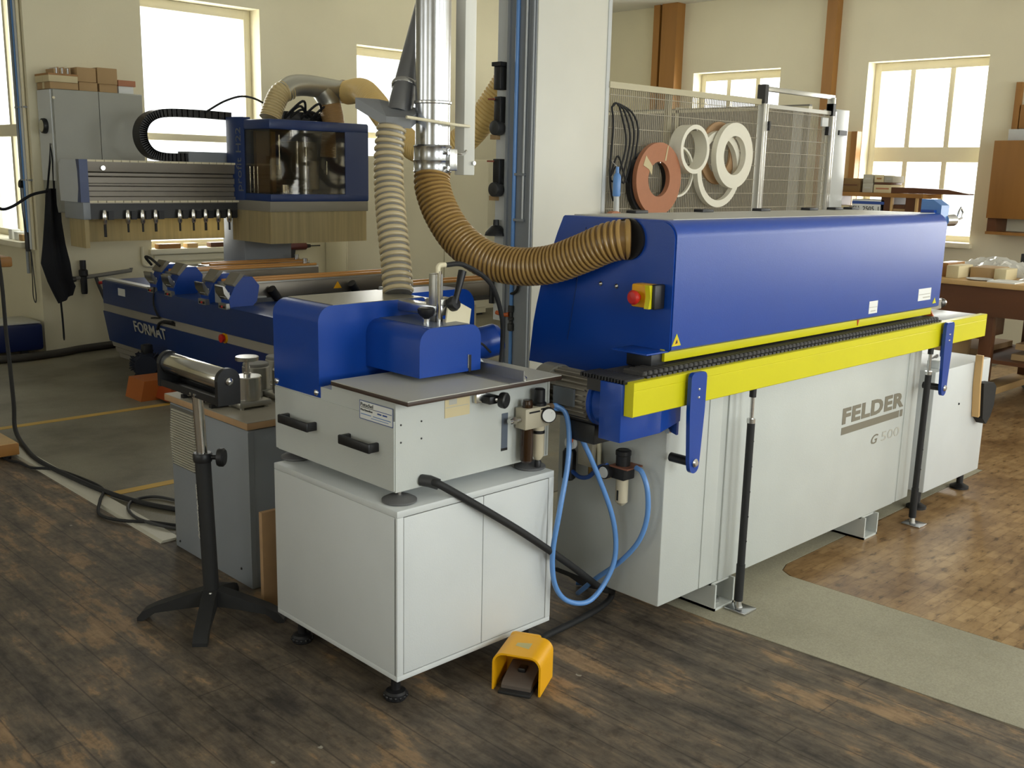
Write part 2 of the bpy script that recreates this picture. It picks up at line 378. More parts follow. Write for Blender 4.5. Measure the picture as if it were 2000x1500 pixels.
S('wall_back', wall('y', 6.45, 6.7, 0.39, 7.25, [W1, W2]), WALLG)
S('wall_left', wall('x', 0.39, 0.64, 6.7, 10.2, [W3]), WALLG)
S('wall_right', wall('x', 7.0, 7.25, -4.6, 6.45, [W4, W5, W6, W7]), WALLC)
S('wall_front', wall('y', -4.85, -4.6, -6, 7.25, WF), WALLC)
WL_ADDED = [(-3.2, -1.6, 0.9, 2.9), (0.2, 1.8, 0.9, 2.9), (3.7, 5.3, 0.9, 2.9)]  # made-up openings behind the view, cut for the fill lamps
S('wall_far_left', wall('x', -6.2, -6.0, -4.6, 10.2, WL_ADDED), WALLG)
S('wall_far_back', wall('y', 10.2, 10.4, -6.2, 0.64, []), WALLG)
def window(n, axis, c, hole, nv, rails, sill_to, out):
    # c: plane of the frame; out: +1 if outside lies towards +axis
    a0, a1, z0, z1 = hole
    root = bpy.data.objects.new('window_%d' % n, None); COL.objects.link(root); root['kind'] = 'structure'
    loc = Vector((c, (a0 + a1) / 2, z0)) if axis == 'x' else Vector(((a0 + a1) / 2, c, z0)); root.location = loc; WL[root.name] = loc
    f = MB(); d = 0.03
    def bx(mb, p, q, r, t, dd=d):
        if axis == 'x': mb.box(c - dd, p, r, c + dd, q, t, bev=0.006)
        else: mb.box(p, c - dd, r, q, c + dd, t, bev=0.006)
    fw = 0.065
    bx(f, a0, a0 + fw, z0, z1); bx(f, a1 - fw, a1, z0, z1); bx(f, a0 + 0.01, a1 - 0.01, z1 - 0.08, z1 - 0.001, d * 0.93); bx(f, a0 + 0.01, a1 - 0.01, z0 + 0.001, z0 + 0.06, d * 0.93)
    for i in range(1, nv): bx(f, a0 + (a1 - a0) * i / nv - 0.025, a0 + (a1 - a0) * i / nv + 0.025, z0, z1, d * 0.8)
    for (r0, r1) in rails: bx(f, a0 + 0.01, a1 - 0.01, r0, r1, d * 0.93)
    f.build('window_frame', TRIMW, root)
    p = MB()
    if axis == 'x': p.box(c - 0.002, a0, z0, c + 0.002, a1, z1)
    else: p.box(a0, c - 0.002, z0, a1, c + 0.002, z1)
    p.build('window_pane', PANE, root)
    s = MB()
    lo, hi = sorted((c - out * 0.02, sill_to))
    if axis == 'x': s.box(lo, a0 - 0.03, z0 - 0.04, hi, a1 + 0.03, z0 + 0.005, bev=0.005)
    else: s.box(a0 - 0.03, lo, z0 - 0.04, a1 + 0.03, hi, z0 + 0.005, bev=0.005)
    s.build('window_sill', TRIMW, root)
window(1, 'y', 6.64, W1, 1, [(1.70, 1.76)], 6.40, 1)
window(2, 'y', 6.64, W2, 1, [(1.80, 1.86)], 6.40, 1)
window(3, 'x', 0.58, W3, 2, [(1.70, 1.80)], 0.33, 1)
window(4, 'x', 7.18, W4, 3, [(1.68, 1.82)], 6.93, 1)
window(5, 'x', 7.18, W5, 3, [(1.68, 1.82)], 6.93, 1)
window(6, 'x', 7.18, W6, 3, [(1.68, 1.82)], 6.93, 1)
window(11, 'x', 7.18, W7, 3, [(1.68, 1.82)], 6.93, 1)
for i, hole in enumerate(WL_ADDED): window(12 + i, 'x', -6.14, hole, 3, [(1.9, 2.0)], -5.95, -1)  # added windows around the far-left fill lamps
for i, hole in enumerate(WF): window(7 + i, 'y', -4.79, hole, 3, [(1.9, 2.0)], -4.55, -1)
# aluminium threshold between the boards and the lino
S('trim_1', MB().prism([(-0.842, 0), (-0.832, 0.010), (-0.762, 0.010), (-0.752, 0)], 'y', 1.86, 6.0), mat('dull_aluminium_strip', (196, 192, 176), 0.45, 0.15))
# yellow floor lines
S('trim_2', MB().box(-0.75, 4.13, 0.002, 1.2, 4.19, 0.0035), mat('yellow_floor_line', (196, 158, 70), 0.6, var=0.25))
S('trim_3', MB().box(-0.75, 2.57, 0.002, 0.5, 2.63, 0.0035), MATS['yellow_floor_line'])

# ------------------------------------------------------------------ long edge banding machine
m = thing('edge_banding_machine', 'long edge banding machine with blue hood, yellow beam and pale grey base', 'machine', (0.9, 0.2, 0))
B('base', GREY, m, 0, 0, 0.1, 1.826, 0.47, 0.84, bev=0.006)
B('front_panel', GREY, m, 0.335, -0.007, 0.104, 1.665, 0.002, 0.80, bev=0.004)
B('corner_strip', GREY, m, 0.225, -0.004, 0.104, 0.30, 0.002, 0.80, bev=0.003)
B('corner_strip', GREY, m, 1.70, -0.004, 0.104, 1.775, 0.002, 0.80, bev=0.003)
for x in (0.302, 1.391):
    f = MB().box(x, -0.02, 0.0, x + 0.008, 0.45, 0.1).box(x + 0.112, -0.02, 0.0, x + 0.12, 0.45, 0.1).box(x, -0.02, 0.0, x + 0.12, 0.45, 0.012).box(x, 0.0, 0.092, x + 0.12, 0.45, 0.1)
    fo = f.build('foot', GREY, m)
    MB().cyl((x + 0.06, 0.02, 0.012), (x + 0.06, 0.02, 0.03), 0.016, seg=6).build('bolt', STEEL, fo)
hood = [(-0.03, 0.972)] + [(-0.03, 1.315)] + arc(0.022, 1.315, 0.052, 180, 90, 8)[1:] + [(0.435, 1.364), (0.442, 1.36), (0.467, 1.307), (0.502, 1.22), (0.535, 1.135), (0.555, 1.06), (0.57, 0.99), (0.586, 0.85), (0.106, 0.85), (0.106, 0.95), (-0.02, 0.965)]
h = MB().prism(hood, 'x', -0.042, 1.868).build('hood', BLUE, m)
MB().prism([(0.02, 1.366), (0.432, 1.3645), (0.432, 1.367), (0.02, 1.3685)], 'x', 0.0, 1.85).build('top_sheen_sheet', LIGHTGREY, h)  # pale grey laid on the blue hood to paint the windows' reflection
MB().prism([(p[0] * 0.985 + 0.004, p[1] * 0.985 + 0.015) for p in hood], 'x', -0.047, -0.041).build('end_plate', BLUE, h)
MB().tube([(-0.048, 0.335, 1.33), (-0.048, 0.40, 0.95)], 0.0012, 6).build('panel_seam', DEEPBLUE, h)
for x in (0.28, 0.68, 1.08, 1.46, 1.68, 1.83): B('hinge', BLACK, h, x, 0.395, 1.364, x + 0.07, 0.44, 1.378, bev=0.003)
for (y, z) in ((0.262, 1.152), (0.195, 1.15)): MB().lathe([(0.008, 0), (0.008, 0.003), (0.004, 0.007), (0, 0.008)], (-0.0465, y, z), (-1, 0, 0), 12).build('screw', STEEL, h)
B('infeed_flap', BLUE, m, -0.15, -0.02, 0.964, -0.04, 0.12, 0.969, bev=0.001)
B('guide_block', BLACK, m, -0.10, 0.0, 0.915, -0.03, 0.10, 0.96, bev=0.004)
B('guard_strip', YELLOW, m, -0.0477, -0.010, 0.9332, 1.8458, 0.01, 0.9721, bev=0.002)
C('hose_socket', BLACK, m, (-0.056, 0.154, 1.302), (-0.04, 0.154, 1.302), 0.0655, seg=32)
# pressure chain of rubber pads
ch = MB().box(-0.28, -0.05, 0.86, 1.86, 0.10, 0.912)
x = -0.20
while x < 1.84:
    ch.box(x, -0.052, 0.9, x + 0.021, 0.03, 0.926, bev=0.004, seg=1); ch.box(x, -0.066, 0.893, x + 0.017, -0.05, 0.915); x += 0.0255
ch.build('feed_chain', CHAIN, m)
b = MB()
for y in [i * 0.012 - 0.06 for i in range(15)]: b.box(-0.297, y, 0.9, -0.205, y + 0.008, 0.914, bev=0.002, seg=1)
b.build('chain_guard_brush', BLACK, m)
beam = [(-0.0514, 0.806), (-0.0514, 0.906), (-0.054, 0.908), (-0.083, 0.908), (-0.0855, 0.906), (-0.0855, 0.884), (-0.0845, 0.8825), (-0.0855, 0.881), (-0.0855, 0.807), (-0.084, 0.8048), (-0.053, 0.8048)]
bm_ = MB().prism(beam, 'x', -0.2825, 2.2786).build('support_beam', YELLOW, m)
B('end_cap', YELLOW, bm_, -0.285, -0.0855, 0.8048, -0.2825, -0.0514, 0.908)
gb = MB().box(-0.296, -0.05, 0.722, -0.10, 0.035, 0.9, bev=0.003).build('gearbox_housing', BLUE, m)
MB().prism([(-0.104, 0.722), (0.0, 0.745), (0.0, 0.9), (-0.104, 0.9)], 'y', -0.048, 0.03).build('gearbox_bracket', BLUE, gb)
MB().prism([(-0.045, 0.70), (0.05, 0.725), (0.05, 0.9), (-0.045, 0.9)], 'x', -0.012, -0.002).build('mounting_plate', BLUE, gb)
C('bolt', STEEL, gb, (-0.026, -0.018, 0.712), (-0.01, -0.018, 0.712), 0.011, seg=6)
# drive motor lying along Y behind the gearbox
c0 = (-0.2, 0.035, 0.815)
mt = MB().lathe([(0.082, 0.0), (0.082, 0.012), (0.074, 0.016), (0.074, 0.05), (0.082, 0.054), (0.082, 0.066), (0.06, 0.07)], c0, (0, 1, 0), 36).build('motor_flange', BLUE, m)
for a in (45, 135, 225, 315): MB().ball((c0[0] + 0.08 * math.cos(math.radians(a)), c0[1] + 0.006, c0[2] + 0.08 * math.sin(math.radians(a))), 0.009, 8).build('flange_bolt', STEEL, mt)
mb = MB().lathe([(0.064, 0.07), (0.066, 0.075), (0.066, 0.255), (0.060, 0.26)], c0, (0, 1, 0), 32)
for i in range(26):
    a = 2 * PI * i / 26; r0 = 0.06; r1 = 0.078; ca, sa = math.cos(a), math.sin(a); t = 0.0022
    mb.prism([(c0[0] + r0 * ca - t * sa, c0[2] + r0 * sa + t * ca), (c0[0] + r1 * ca - t * sa, c0[2] + r1 * sa + t * ca), (c0[0] + r1 * ca + t * sa, c0[2] + r1 * sa - t * ca), (c0[0] + r0 * ca + t * sa, c0[2] + r0 * sa - t * ca)], 'y', c0[1] + 0.085, c0[1] + 0.25)
mot = mb.build('motor', mat('grey_motor_casting', (138, 132, 120), 0.5, 0.15), m)
MB().lathe([(0.082, 0.252), (0.084, 0.26), (0.084, 0.31), (0.07, 0.325), (0.02, 0.327)], c0, (0, 1, 0), 32).build('fan_cover', mat('grey_fan_cover', (140, 138, 128), 0.45, 0.4), mot)
B('rating_plate', mat('dull_rating_plate', (120, 126, 132), 0.4, 0.6), mot, -0.286, 0.15, 0.795, -0.277, 0.235, 0.85)
B('terminal_box', BLACK, mot, -0.255, 0.085, 0.68, -0.15, 0.205, 0.745, bev=0.008)
B('terminal_neck', DARKGREY, mot, -0.245, 0.09, 0.74, -0.155, 0.2, 0.77, bev=0.004)
MB().ball((-0.255, 0.185, 0.677), 0.011, 8).build('cable_gland', ORANGE, mot)
for (x, s) in ((0.0, 0.0), (1.822, 0.0)):
    pts = arc(x + 0.022, 0.893, 0.018, 0, 90, 5) + arc(x - 0.022, 0.893, 0.018, 90, 180, 5) + [(x - 0.040, 0.79), (x - 0.028, 0.63)] + arc(x, 0.612, 0.024, 190, 350, 8) + [(x + 0.026, 0.63), (x + 0.038, 0.79)]
    a = MB().prism(pts, 'y', -0.112, -0.098).build('beam_bracket', BLUE, m)
    for z in (0.858, 0.832): MB().lathe([(0.005, 0), (0.004, 0.003), (0, 0.004)], (x, -0.112, z), (0, -1, 0), 10).build('rivet', STEEL, a)
    MB().lathe([(0.014, -0.002), (0.014, 0.004), (0.009, 0.009), (0, 0.01)], (x, -0.112, 0.622), (0, -1, 0), 18).build('pivot_bolt', STEEL, a)
    C('pivot_knob', BLACK, a, (x, -0.10, 0.622), (x, -0.02, 0.622), 0.015, seg=18)
    B('beam_clamp', BLUE, a, x - 0.02, -0.1, 0.76, x + 0.02, -0.086, 0.86)
for xb, xt in ((0.387, 0.373), (1.755, 1.745)):
    l = MB().tube([(xb, -0.062, 0.035), (xb - 0.0015, -0.063, 0.17)], 0.0155, 16).tube([(xb - 0.0015, -0.063, 0.165), (xt + 0.002, -0.07, 0.69)], 0.0135, 16).build('support_leg', RUBBER, m)
    MB().tube([(xt + 0.002, -0.07, 0.685), (xt, -0.07, 0.79)], 0.007, 12).tube([(xt, -0.07, 0.685), (xt, -0.07, 0.70)], 0.0145, 14).build('leg_spindle', STEEL, l)
    C('top_joint', BLACK, l, (xt, -0.07, 0.775), (xt, -0.07, 0.806), 0.012, seg=12)
    p = MB().box(xb - 0.038, -0.115, 0.003, xb + 0.038, -0.03, 0.012, bev=0.003).build('foot_pad', GALV, l)
    MB().tube([(xb, -0.064, 0.01), (xb, -0.062, 0.045)], [0.014, 0.009], 12).build('ball_joint', STEEL, p)
    hs = MB()
    for k in range(5): hs.ball((xb - 0.004, -0.079, 0.26 + 0.09 * k), 0.003, 6)
    hs.build('pin_holes', BLACK, l)
# lettering and stickers
FP = -0.0072
text('maker_name', 'FELDER', (1.135, FP, 0.545), (1, 0, 0), (0, 0, 1), 0.535, 0.066, GREYINK, m, bold=0.045)
MB().box(1.135, FP - 0.001, 0.502, 1.635, FP, 0.532).box(1.645, FP - 0.001, 0.502, 1.668, FP, 0.532).build('name_underline', GREYINK, m)
text('model_letter', 'G', (1.40, FP, 0.418), (1, 0, 0), (0, 0, 1), 0.06, 0.04, GREYINK, m, bold=0.01, shear=0.3)
text('model_number', '500', (1.49, FP, 0.418), (1, 0, 0), (0, 0, 1), 0.165, 0.04, PALEINK, m, bold=-0.004)
tr = MB().prism([(-0.042, 0.984), (0.004, 0.984), (-0.019, 1.022)], 'y', -0.0315, -0.030).build('warning_triangle', YELLOW, m)
MB().prism([(-0.034, 0.9875), (-0.004, 0.9875), (-0.019, 1.0135)], 'y', -0.0318, -0.0315).build('triangle_face', mat('warning_amber', (226, 176, 20), 0.5), tr)
MB().prism([(-0.026, 0.990), (-0.014, 0.993), (-0.017, 1.004), (-0.021, 1.000)], 'y', -0.0322, -0.0318).build('hand_symbol', BLACK, tr)
p = MB().box(1.225, -0.031, 0.985, 1.295, -0.0302, 1.034).build('notice_sticker', PAPER, m)
MB().box(1.228, -0.0314, 1.0085, 1.292, -0.031, 1.0105).box(1.24, -0.0314, 0.993, 1.28, -0.031, 0.997).build('sticker_print', PALEINK, p)
p = MB().box(1.655, -0.031, 1.005, 1.775, -0.0302, 1.056).build('notice_sticker', PAPER, m)
MB().box(1.662, -0.0314, 1.03, 1.768, -0.031, 1.033).box(1.70, -0.0314, 1.015, 1.768, -0.031, 1.02).build('sticker_print', PALEINK, p)
MB().prism([(1.175, 0.972), (1.195, 0.972), (1.182, 0.94)], 'y', -0.012, -0.0102).build('red_pointer', RED, m)
tr = MB().prism([(1.80, 0.985), (1.835, 0.985), (1.818, 1.01)], 'y', -0.0315, -0.030).build('warning_triangle', YELLOW, m)
# emergency stop on the end plate
es = MB().box(-0.10, 0.018, 1.10, -0.047, 0.092, 1.172, bev=0.006).build('emergency_stop_box', SAFETY, m)
MB().box(-0.098, 0.0, 1.098, -0.047, 0.02, 1.174, bev=0.005).build('box_side', BLACK, es)
MB().prism([(-0.112, 1.172), (-0.105, 1.135), (-0.112, 1.10), (-0.098, 1.10), (-0.098, 1.172)], 'y', 0.012, 0.03).build('box_rim', YELLOW, es)
MB().lathe([(0.012, 0), (0.012, 0.012), (0.021, 0.015), (0.023, 0.024), (0.017, 0.031), (0.0, 0.033)], (-0.10, 0.064, 1.132), (-1, 0, 0), 24).build('stop_button', RED, es)
# outfeed table beyond the hood
ot = MB().box(1.87, -0.05, 0.893, 2.26, 0.17, 0.905, bev=0.002).build('outfeed_table', WHITE, m)
MB().prism([(0.165, 0.9), (0.165, 0.945), (0.19, 0.945), (0.205, 0.925), (0.205, 0.9)], 'x', 1.90, 2.36).build('side_guide', ALU, ot)
C('guide_roller', BLACK, ot, (2.36, 0.185, 0.922), (2.40, 0.185, 0.922), 0.024, seg=18)
C('guide_roller_cap', STEEL, ot, (2.40, 0.185, 0.922), (2.42, 0.185, 0.922), 0.02, seg=18)
MB().prism([(-0.02, 0.905), (0.06, 0.905), (0.02, 0.97)], 'x', 1.872, 1.880).build('end_guard', mat('orange_guard', (190, 90, 30), 0.45), m)
# height crank beyond the far end of the hood
hc = MB().prism([(0.01, 1.30), (0.01, 1.40), (0.05, 1.425), (0.10, 1.425), (0.10, 1.33), (0.07, 1.30)], 'x', 1.885, 1.965).build('crank_housing', PALEBLUE, m)
C('crank_sleeve', GALV, hc, (1.955, 0.025, 1.335), (2.03, 0.015, 1.335), 0.026, seg=20)
MB().tube([(2.03, 0.015, 1.335), (2.06, 0.01, 1.335), (2.065, 0.008, 1.37), (2.075, 0.005, 1.39), (2.09, 0.0, 1.37), (2.085, 0.0, 1.345), (2.06, 0.01, 1.335)], 0.005, 8).build('crank_handle', STEEL, hc)
B('crank_mount', BLUE, hc, 1.862, 0.03, 1.31, 1.89, 0.09, 1.38)
# air regulator on the end face
def regulator(parent, x, y, z):
    r = MB().box(x - 0.075, y - 0.028, z - 0.028, x - 0.018, y + 0.028, z + 0.012, bev=0.004).build('air_regulator', RUBBER, parent)
    MB().box(x - 0.08, y - 0.045, z + 0.012, x, y + 0.03, z + 0.017).build('mounting_bracket', mat('rusty_bracket', (140, 90, 68), 0.6), r)
    MB().lathe([(0.024, 0.017), (0.024, 0.05), (0.026, 0.052), (0.026, 0.066), (0.02, 0.07), (0.0, 0.07)], (x - 0.047, y, z), (0, 0, 1), 22).build('regulator_knob', BLACK, r)
    MB().lathe([(0.006, -0.122), (0.014, -0.115), (0.021, -0.108), (0.021, -0.03), (0.018, -0.026)], (x - 0.047, y, z), (0, 0, 1), 20).build('filter_bowl', CLEARBOWL, r)
    MB().box(x - 0.070, y - 0.003, z - 0.1, x - 0.067, y + 0.003, z - 0.066).build('bowl_slot', BLACK, r)
    g = MB().lathe([(0.023, 0), (0.023, 0.02), (0.02, 0.022)], (x - 0.075, y + 0.04, z - 0.008), (-1, 0, 0), 24).build('pressure_gauge', BLACK, r)
    MB().lathe([(0.019, 0.0222), (0.019, 0.0226)], (x - 0.075, y + 0.04, z - 0.008), (-1, 0, 0), 24).build('gauge_dial', PAPER, g)
    return r
regulator(m, -0.001, 0.135, 0.552)
g2 = MB().box(-0.055, 0.265, 0.53, -0.001, 0.33, 0.62, bev=0.004).build('valve_block', mat('beige_valve', (158, 150, 130), 0.5), m)
MB().lathe([(0.016, 0), (0.024, 0.008), (0.024, 0.10), (0.018, 0.11)], (-0.04, 0.38, 0.46), (0, 0, 1), 18).build('oiler_bowl', BLACK, g2)
MB().lathe([(0.022, 0), (0.022, 0.016)], (-0.055, 0.355, 0.60), (-1, 0, 0), 22).build('valve_gauge', PAPER, g2)
MB().cyl((-0.03, 0.285, 0.50), (-0.03, 0.285, 0.53), 0.012, seg=12).build('brass_fitting', mat('brass', (150, 116, 60), 0.35, 0.8), g2)
MB().tube(smooth([(-0.02, 0.27, 0.62), (-0.03, 0.255, 0.585), (-0.035, 0.245, 0.53), (-0.03, 0.22, 0.505), (-0.012, 0.195, 0.515), (-0.002, 0.185, 0.515)]), 0.007, 10).build('white_tube', CREAM, g2)
MB().prism([(0.47, 0.085), (0.40, 0.085), (0.33, 0.07), (0.28, 0.075), (0.2, 0.1), (0.47, 0.1)], 'x', 0.0, 0.008).build('base_skirt', DARKGREY, m)

# pale cabinet behind the far end of the banding machine, with a hand brush on it
m = thing('chip_extractor_cabinet', 'white steel cabinet on black feet at far right end of the banding machine', 'cabinet', (2.25, 0.15, 0))
k = MB().box(1.93, -0.025, 0.1, 2.55, 0.42, 0.665, bev=0.005).build('body', WHITE, m)
MB().box(2.02, 0.0, 0.665, 2.10, 0.06, 0.70, bev=0.004).build('small_white_box', WHITE, m)
MB().cyl((2.2, 0.12, 0.668), (2.36, 0.16, 0.668), 0.008).build('black_lever', BLACK, m)
for (x, y) in ((2.0, 0.03), (2.48, 0.03), (2.0, 0.37), (2.48, 0.37)):
    MB().lathe([(0.045, 0.003), (0.045, 0.014), (0.03, 0.022), (0.016, 0.03), (0.016, 0.1)], (x, y, 0), (0, 0, 1), 20).build('foot', BLACK, m)
for (x, z) in ((2.22, 0.48),): MB().ball((x, -0.025, z), 0.006, 8).build('screw', DARKGREY, m)
m = thing('hand_brush', 'black bristled hand brush with wooden handle hanging on white cabinet side', 'brush', (2.38, -0.05, 0.36))
MB().prism([(2.352, 0.70), (2.366, 0.70), (2.372, 0.56), (2.402, 0.40), (2.385, 0.395), (2.358, 0.55)], 'y', -0.060, -0.027).build('brush_handle', WOODL, m)
MB().prism([(2.374, 0.565), (2.50, 0.555), (2.535, 0.53), (2.53, 0.44), (2.50, 0.385), (2.455, 0.355), (2.405, 0.39)], 'y', -0.072, -0.026).build('bristles', BLACKBRISTLE, m)

# extraction hose and ducts
ribbed_hose([(-0.2, 0.935, 1.5), (-0.215, 0.915, 1.44), (-0.22, 0.86, 1.355), (-0.21, 0.78, 1.27), (-0.19, 0.67, 1.21), (-0.155, 0.55, 1.19), (-0.12, 0.42, 1.205), (-0.095, 0.30, 1.25), (-0.078, 0.22, 1.286), (-0.058, 0.17, 1.300), (-0.044, 0.152, 1.302)], 0.0645, 0.0165, 0.006, 30, mat('brown_hose_film', (112, 84, 44), 0.35), BEIGEHOSE, 'thick tan ribbed hose curving from steel duct down into the blue hood')
m = thing('extraction_duct', 'vertical shiny steel duct hanging above the thick tan hose', 'duct', (-0.2, 0.935, 1.49))
C('pipe', GALV, m, (-0.2, 0.935, 1.58), (-0.2, 0.935, H), 0.0615, seg=40)
cl = MB().lathe([(0.0655, 0.0), (0.068, 0.004), (0.066, 0.008), (0.066, 0.038), (0.068, 0.042), (0.0665, 0.046), (0.0655, 0.085), (0.068, 0.09), (0.0625, 0.096)], (-0.2, 0.935, 1.492), (0, 0, 1), 40).build('collar', GALV, m)
MB().lathe([(0.0635, 0), (0.0665, 0.003), (0.0665, 0.009), (0.0635, 0.012)], (-0.2, 0.935, 1.725), (0, 0, 1), 40).build('pipe_clamp', STEEL, m)
tv = (Vector((0.718, -0.696, 0)) * 0.72 + Vector((-0.7, -0.714, 0)) * 0.69)
for z in (1.51, 1.56): C('clamp_screw', STEEL, cl, Vector((-0.2, 0.935, z)) + tv * 0.066, Vector((-0.2, 0.935, z)) + tv * 0.085, 0.006, seg=8)
B('clamp_lug', STEEL, cl, -0.185, 0.858, 1.50, -0.15, 0.88, 1.575, bev=0.003)
m = thing('extraction_pipe', 'slanting dark steel pipe ending in flat grey hopper left of duct', 'duct', (-0.33, 1.02, 1.65))
MB().tube([(-0.275, 1.03, 1.69), (-0.255, 1.04, 1.735), (-0.10, 1.135, 1.98), (0.15, 1.29, 2.38), (0.76, 1.66, H)], 0.044, 28).build('pipe', mat('dull_galvanised', (150, 152, 156), 0.3, 0.95), m)
MB().lathe([(0.048, 0), (0.051, 0.005), (0.051, 0.013), (0.048, 0.018)], (-0.225, 1.06, 1.78), (0.50, 0.31, 0.81), 30).build('pipe_clamp', STEEL, m)
hp = MB(); 
A = [(-0.44, 1.06, 1.738), (-0.28, 1.14, 1.745), (-0.20, 1.0, 1.712), (-0.335, 0.89, 1.672), (-0.40, 0.94, 1.675)]
Bt = [(x, y, z - 0.035) for x, y, z in A]
va = [hp.bm.verts.new(p) for p in A]; vb = [hp.bm.verts.new(p) for p in Bt]
hp.bm.faces.new(va); hp.bm.faces.new(vb[::-1])
for i in range(5): hp.bm.faces.new((va[i], vb[i], vb[(i + 1) % 5], va[(i + 1) % 5]))
hp.build('hopper', mat('grey_hopper_sheet', (132, 134, 136), 0.5, 0.4), m)
ribbed_hose([(-0.365, 0.955, 1.645), (-0.385, 0.945, 1.55), (-0.41, 0.91, 1.43), (-0.445, 0.85, 1.32), (-0.475, 0.79, 1.20), (-0.50, 0.745, 1.100)], 0.0515, 0.0225, 0.006, 28, mat('grey_hose_film', (118, 114, 106), 0.25), mat('beige_hose_coil', (182, 166, 130), 0.35), 'greyish ribbed hose hanging from hopper onto the trimming machine top')
m = thing('hanging_rail', 'square white metal rail hanging down beside the steel duct', 'rail', (0.075, 1.075, 1.48))
B('post', mat('white_rail_paint', (214, 212, 200), 0.35), m, 0.045, 1.045, 1.485, 0.10, 1.10, H, bev=0.003)
MB().tube(smooth([(-0.14, 0.905, 1.565), (-0.06, 0.95, 1.56), (0.03, 1.03, 1.562), (0.055, 1.044, 1.575)]), 0.005, 8).build('tie_rod', STEEL, m)
MB().tube([(-0.38, 0.855, 1.672), (-0.17, 0.835, 1.655), (0.07, 1.046, 1.665)], 0.0055, 10).build('cross_rod', CREAM, m)
C('rail_bolt', STEEL, m, (0.09, 1.045, 1.53), (0.09, 1.035, 1.53), 0.008, seg=6)

# ------------------------------------------------------------------ table top trimming machine on the white cabinet
m = thing('trimming_machine', 'compact grey and blue edge trimming machine standing on the white two-door cabinet', 'machine', (-0.59, 0.55, 0.586))
bd = MB().prism([(0.255, 0.618), (0.255, 0.875), (0.56, 0.875), (0.56, 0.86), (0.872, 0.86), (0.872, 0.63), (0.862, 0.618)], 'x', -0.891, -0.281).build('body', GREY, m)
B('side_panel', GREY, bd, -0.895, 0.258, 0.622, -0.891, 0.87, 0.822)
tp = MB().box(-0.902, 0.188, 0.877, -0.298, 0.55, 0.889, bev=0.002).build('table_plate', mat('brown_phenolic_edge', (62, 46, 36), 0.5), m)
MB().box(-0.901, 0.189, 0.889, -0.299, 0.549, 0.8915).build('table_surface', LIGHTGREY, tp)
# rear hood with a recess at its right
hd = [(-0.894, 0.832), (-0.894, 1.048)] + arc(-0.846, 1.052, 0.048, 180, 90, 8) + [(-0.49, 1.10), (-0.49, 0.862), (-0.86, 0.862), (-0.86, 0.832)]
h = MB().prism(hd, 'y', 0.622, 0.872).build('rear_hood', BLUE, m)
MB().prism([(-0.893, 0.826), (-0.893, 0.862), (-0.878, 0.862), (-0.878, 0.826)], 'y', 0.618, 0.872).build('hood_flange', BLUE, h)
MB().prism([(-0.84, 1.1003), (-0.495, 1.1003), (-0.495, 1.102), (-0.84, 1.102)], 'y', 0.624, 0.870).build('top_cover', mat('pale_hood_top', (150, 146, 130), 0.3, 0.4), h)  # paler, less blue sheet over the rear hood top
hr = [(-0.49, 0.87), (-0.49, 1.10), (-0.23, 1.10)] + arc(-0.225, 1.04, 0.06, 90, 0, 8)[1:] + [(-0.165, 0.87)]
MB().prism(hr, 'y', 0.742, 0.872).build('hood_end', BLUE, h)
for y in (0.858, 0.636): MB().lathe([(0.010, 0), (0.009, 0.004), (0.004, 0.007), (0, 0.0075)], (-0.894, y, 0.84), (-1, 0, 0), 16).build('hood_screw', STEEL, h)
B('steel_gusset', GALV, m, -0.49, 0.62, 0.98, -0.46, 0.74, 1.096)
# front head cover
sp = [(-0.722, 0.905), (-0.722, 1.0)] + arc(-0.675, 1.003, 0.046, 180, 90, 8) + arc(-0.527, 1.003, 0.045, 90, 0, 8) + [(-0.482, 0.905)]
sh = MB().prism(sp, 'y', 0.36, 0.625).build('head_cover', BLUE, m)
MB().prism([(-0.67, 1.0493), (-0.53, 1.0493), (-0.53, 1.0505), (-0.67, 1.0505)], 'y', 0.364, 0.62).build('cover_top', mat('greyish_blue_top', (88, 98, 118), 0.3), sh)  # top sheet greyer and paler than the blue cover
B('cover_slot', BLACK, sh, -0.532, 0.358, 0.903, -0.522, 0.362, 0.955)
B('slot_edge', STEEL, sh, -0.536, 0.3575, 0.915, -0.532, 0.361, 0.957)
kb = MB().lathe([(0.008, 0), (0.008, 0.018), (0.020, 0.026), (0.026, 0.034), (0.027, 0.046), (0.022, 0.05), (0, 0.05)], (-0.64, 0.43, 1.05), (0, 0, 1), 12).build('star_knob', BLACK, m)
C('knob_stem', STEEL, kb, (-0.64, 0.43, 1.045), (-0.64, 0.43, 1.066), 0.011, seg=14)
# clamping column
pb = MB().box(-0.592, 0.447, 1.05, -0.560, 0.479, 1.195, bev=0.003).build('column', ALU, m)
B('cross_bar', GALV, m, -0.598, 0.440, 1.068, -0.553, 0.625, 1.10, bev=0.002)
MB().tube([(-0.588, 0.434, 1.04), (-0.588, 0.434, 1.205)], 0.0065, 12).build('guide_rod', CHROME, pb)
MB().tube(smooth([(-0.59, 0.437, 1.2), (-0.59, 0.437, 1.215), (-0.583, 0.437, 1.222), (-0.56, 0.44, 1.222)]), 0.008, 10).build('hose_elbow', CREAM, pb)
cb = MB().box(-0.585, 0.445, 1.08, -0.51, 0.50, 1.118, bev=0.003).build('clamp_block', ALU, m)
MB().lathe([(0.022, 0), (0.024, 0.012), (0.02, 0.022), (0, 0.024)], (-0.535, 0.44, 1.10), (0.15, -0.9, 0.35), 18).build('lever_hub', BLACK, cb)
MB().tube([(-0.532, 0.428, 1.105), (-0.52, 0.43, 1.13), (-0.49, 0.44, 1.20)], [0.012, 0.009, 0.013], 12).build('clamp_lever', BLACK, cb)
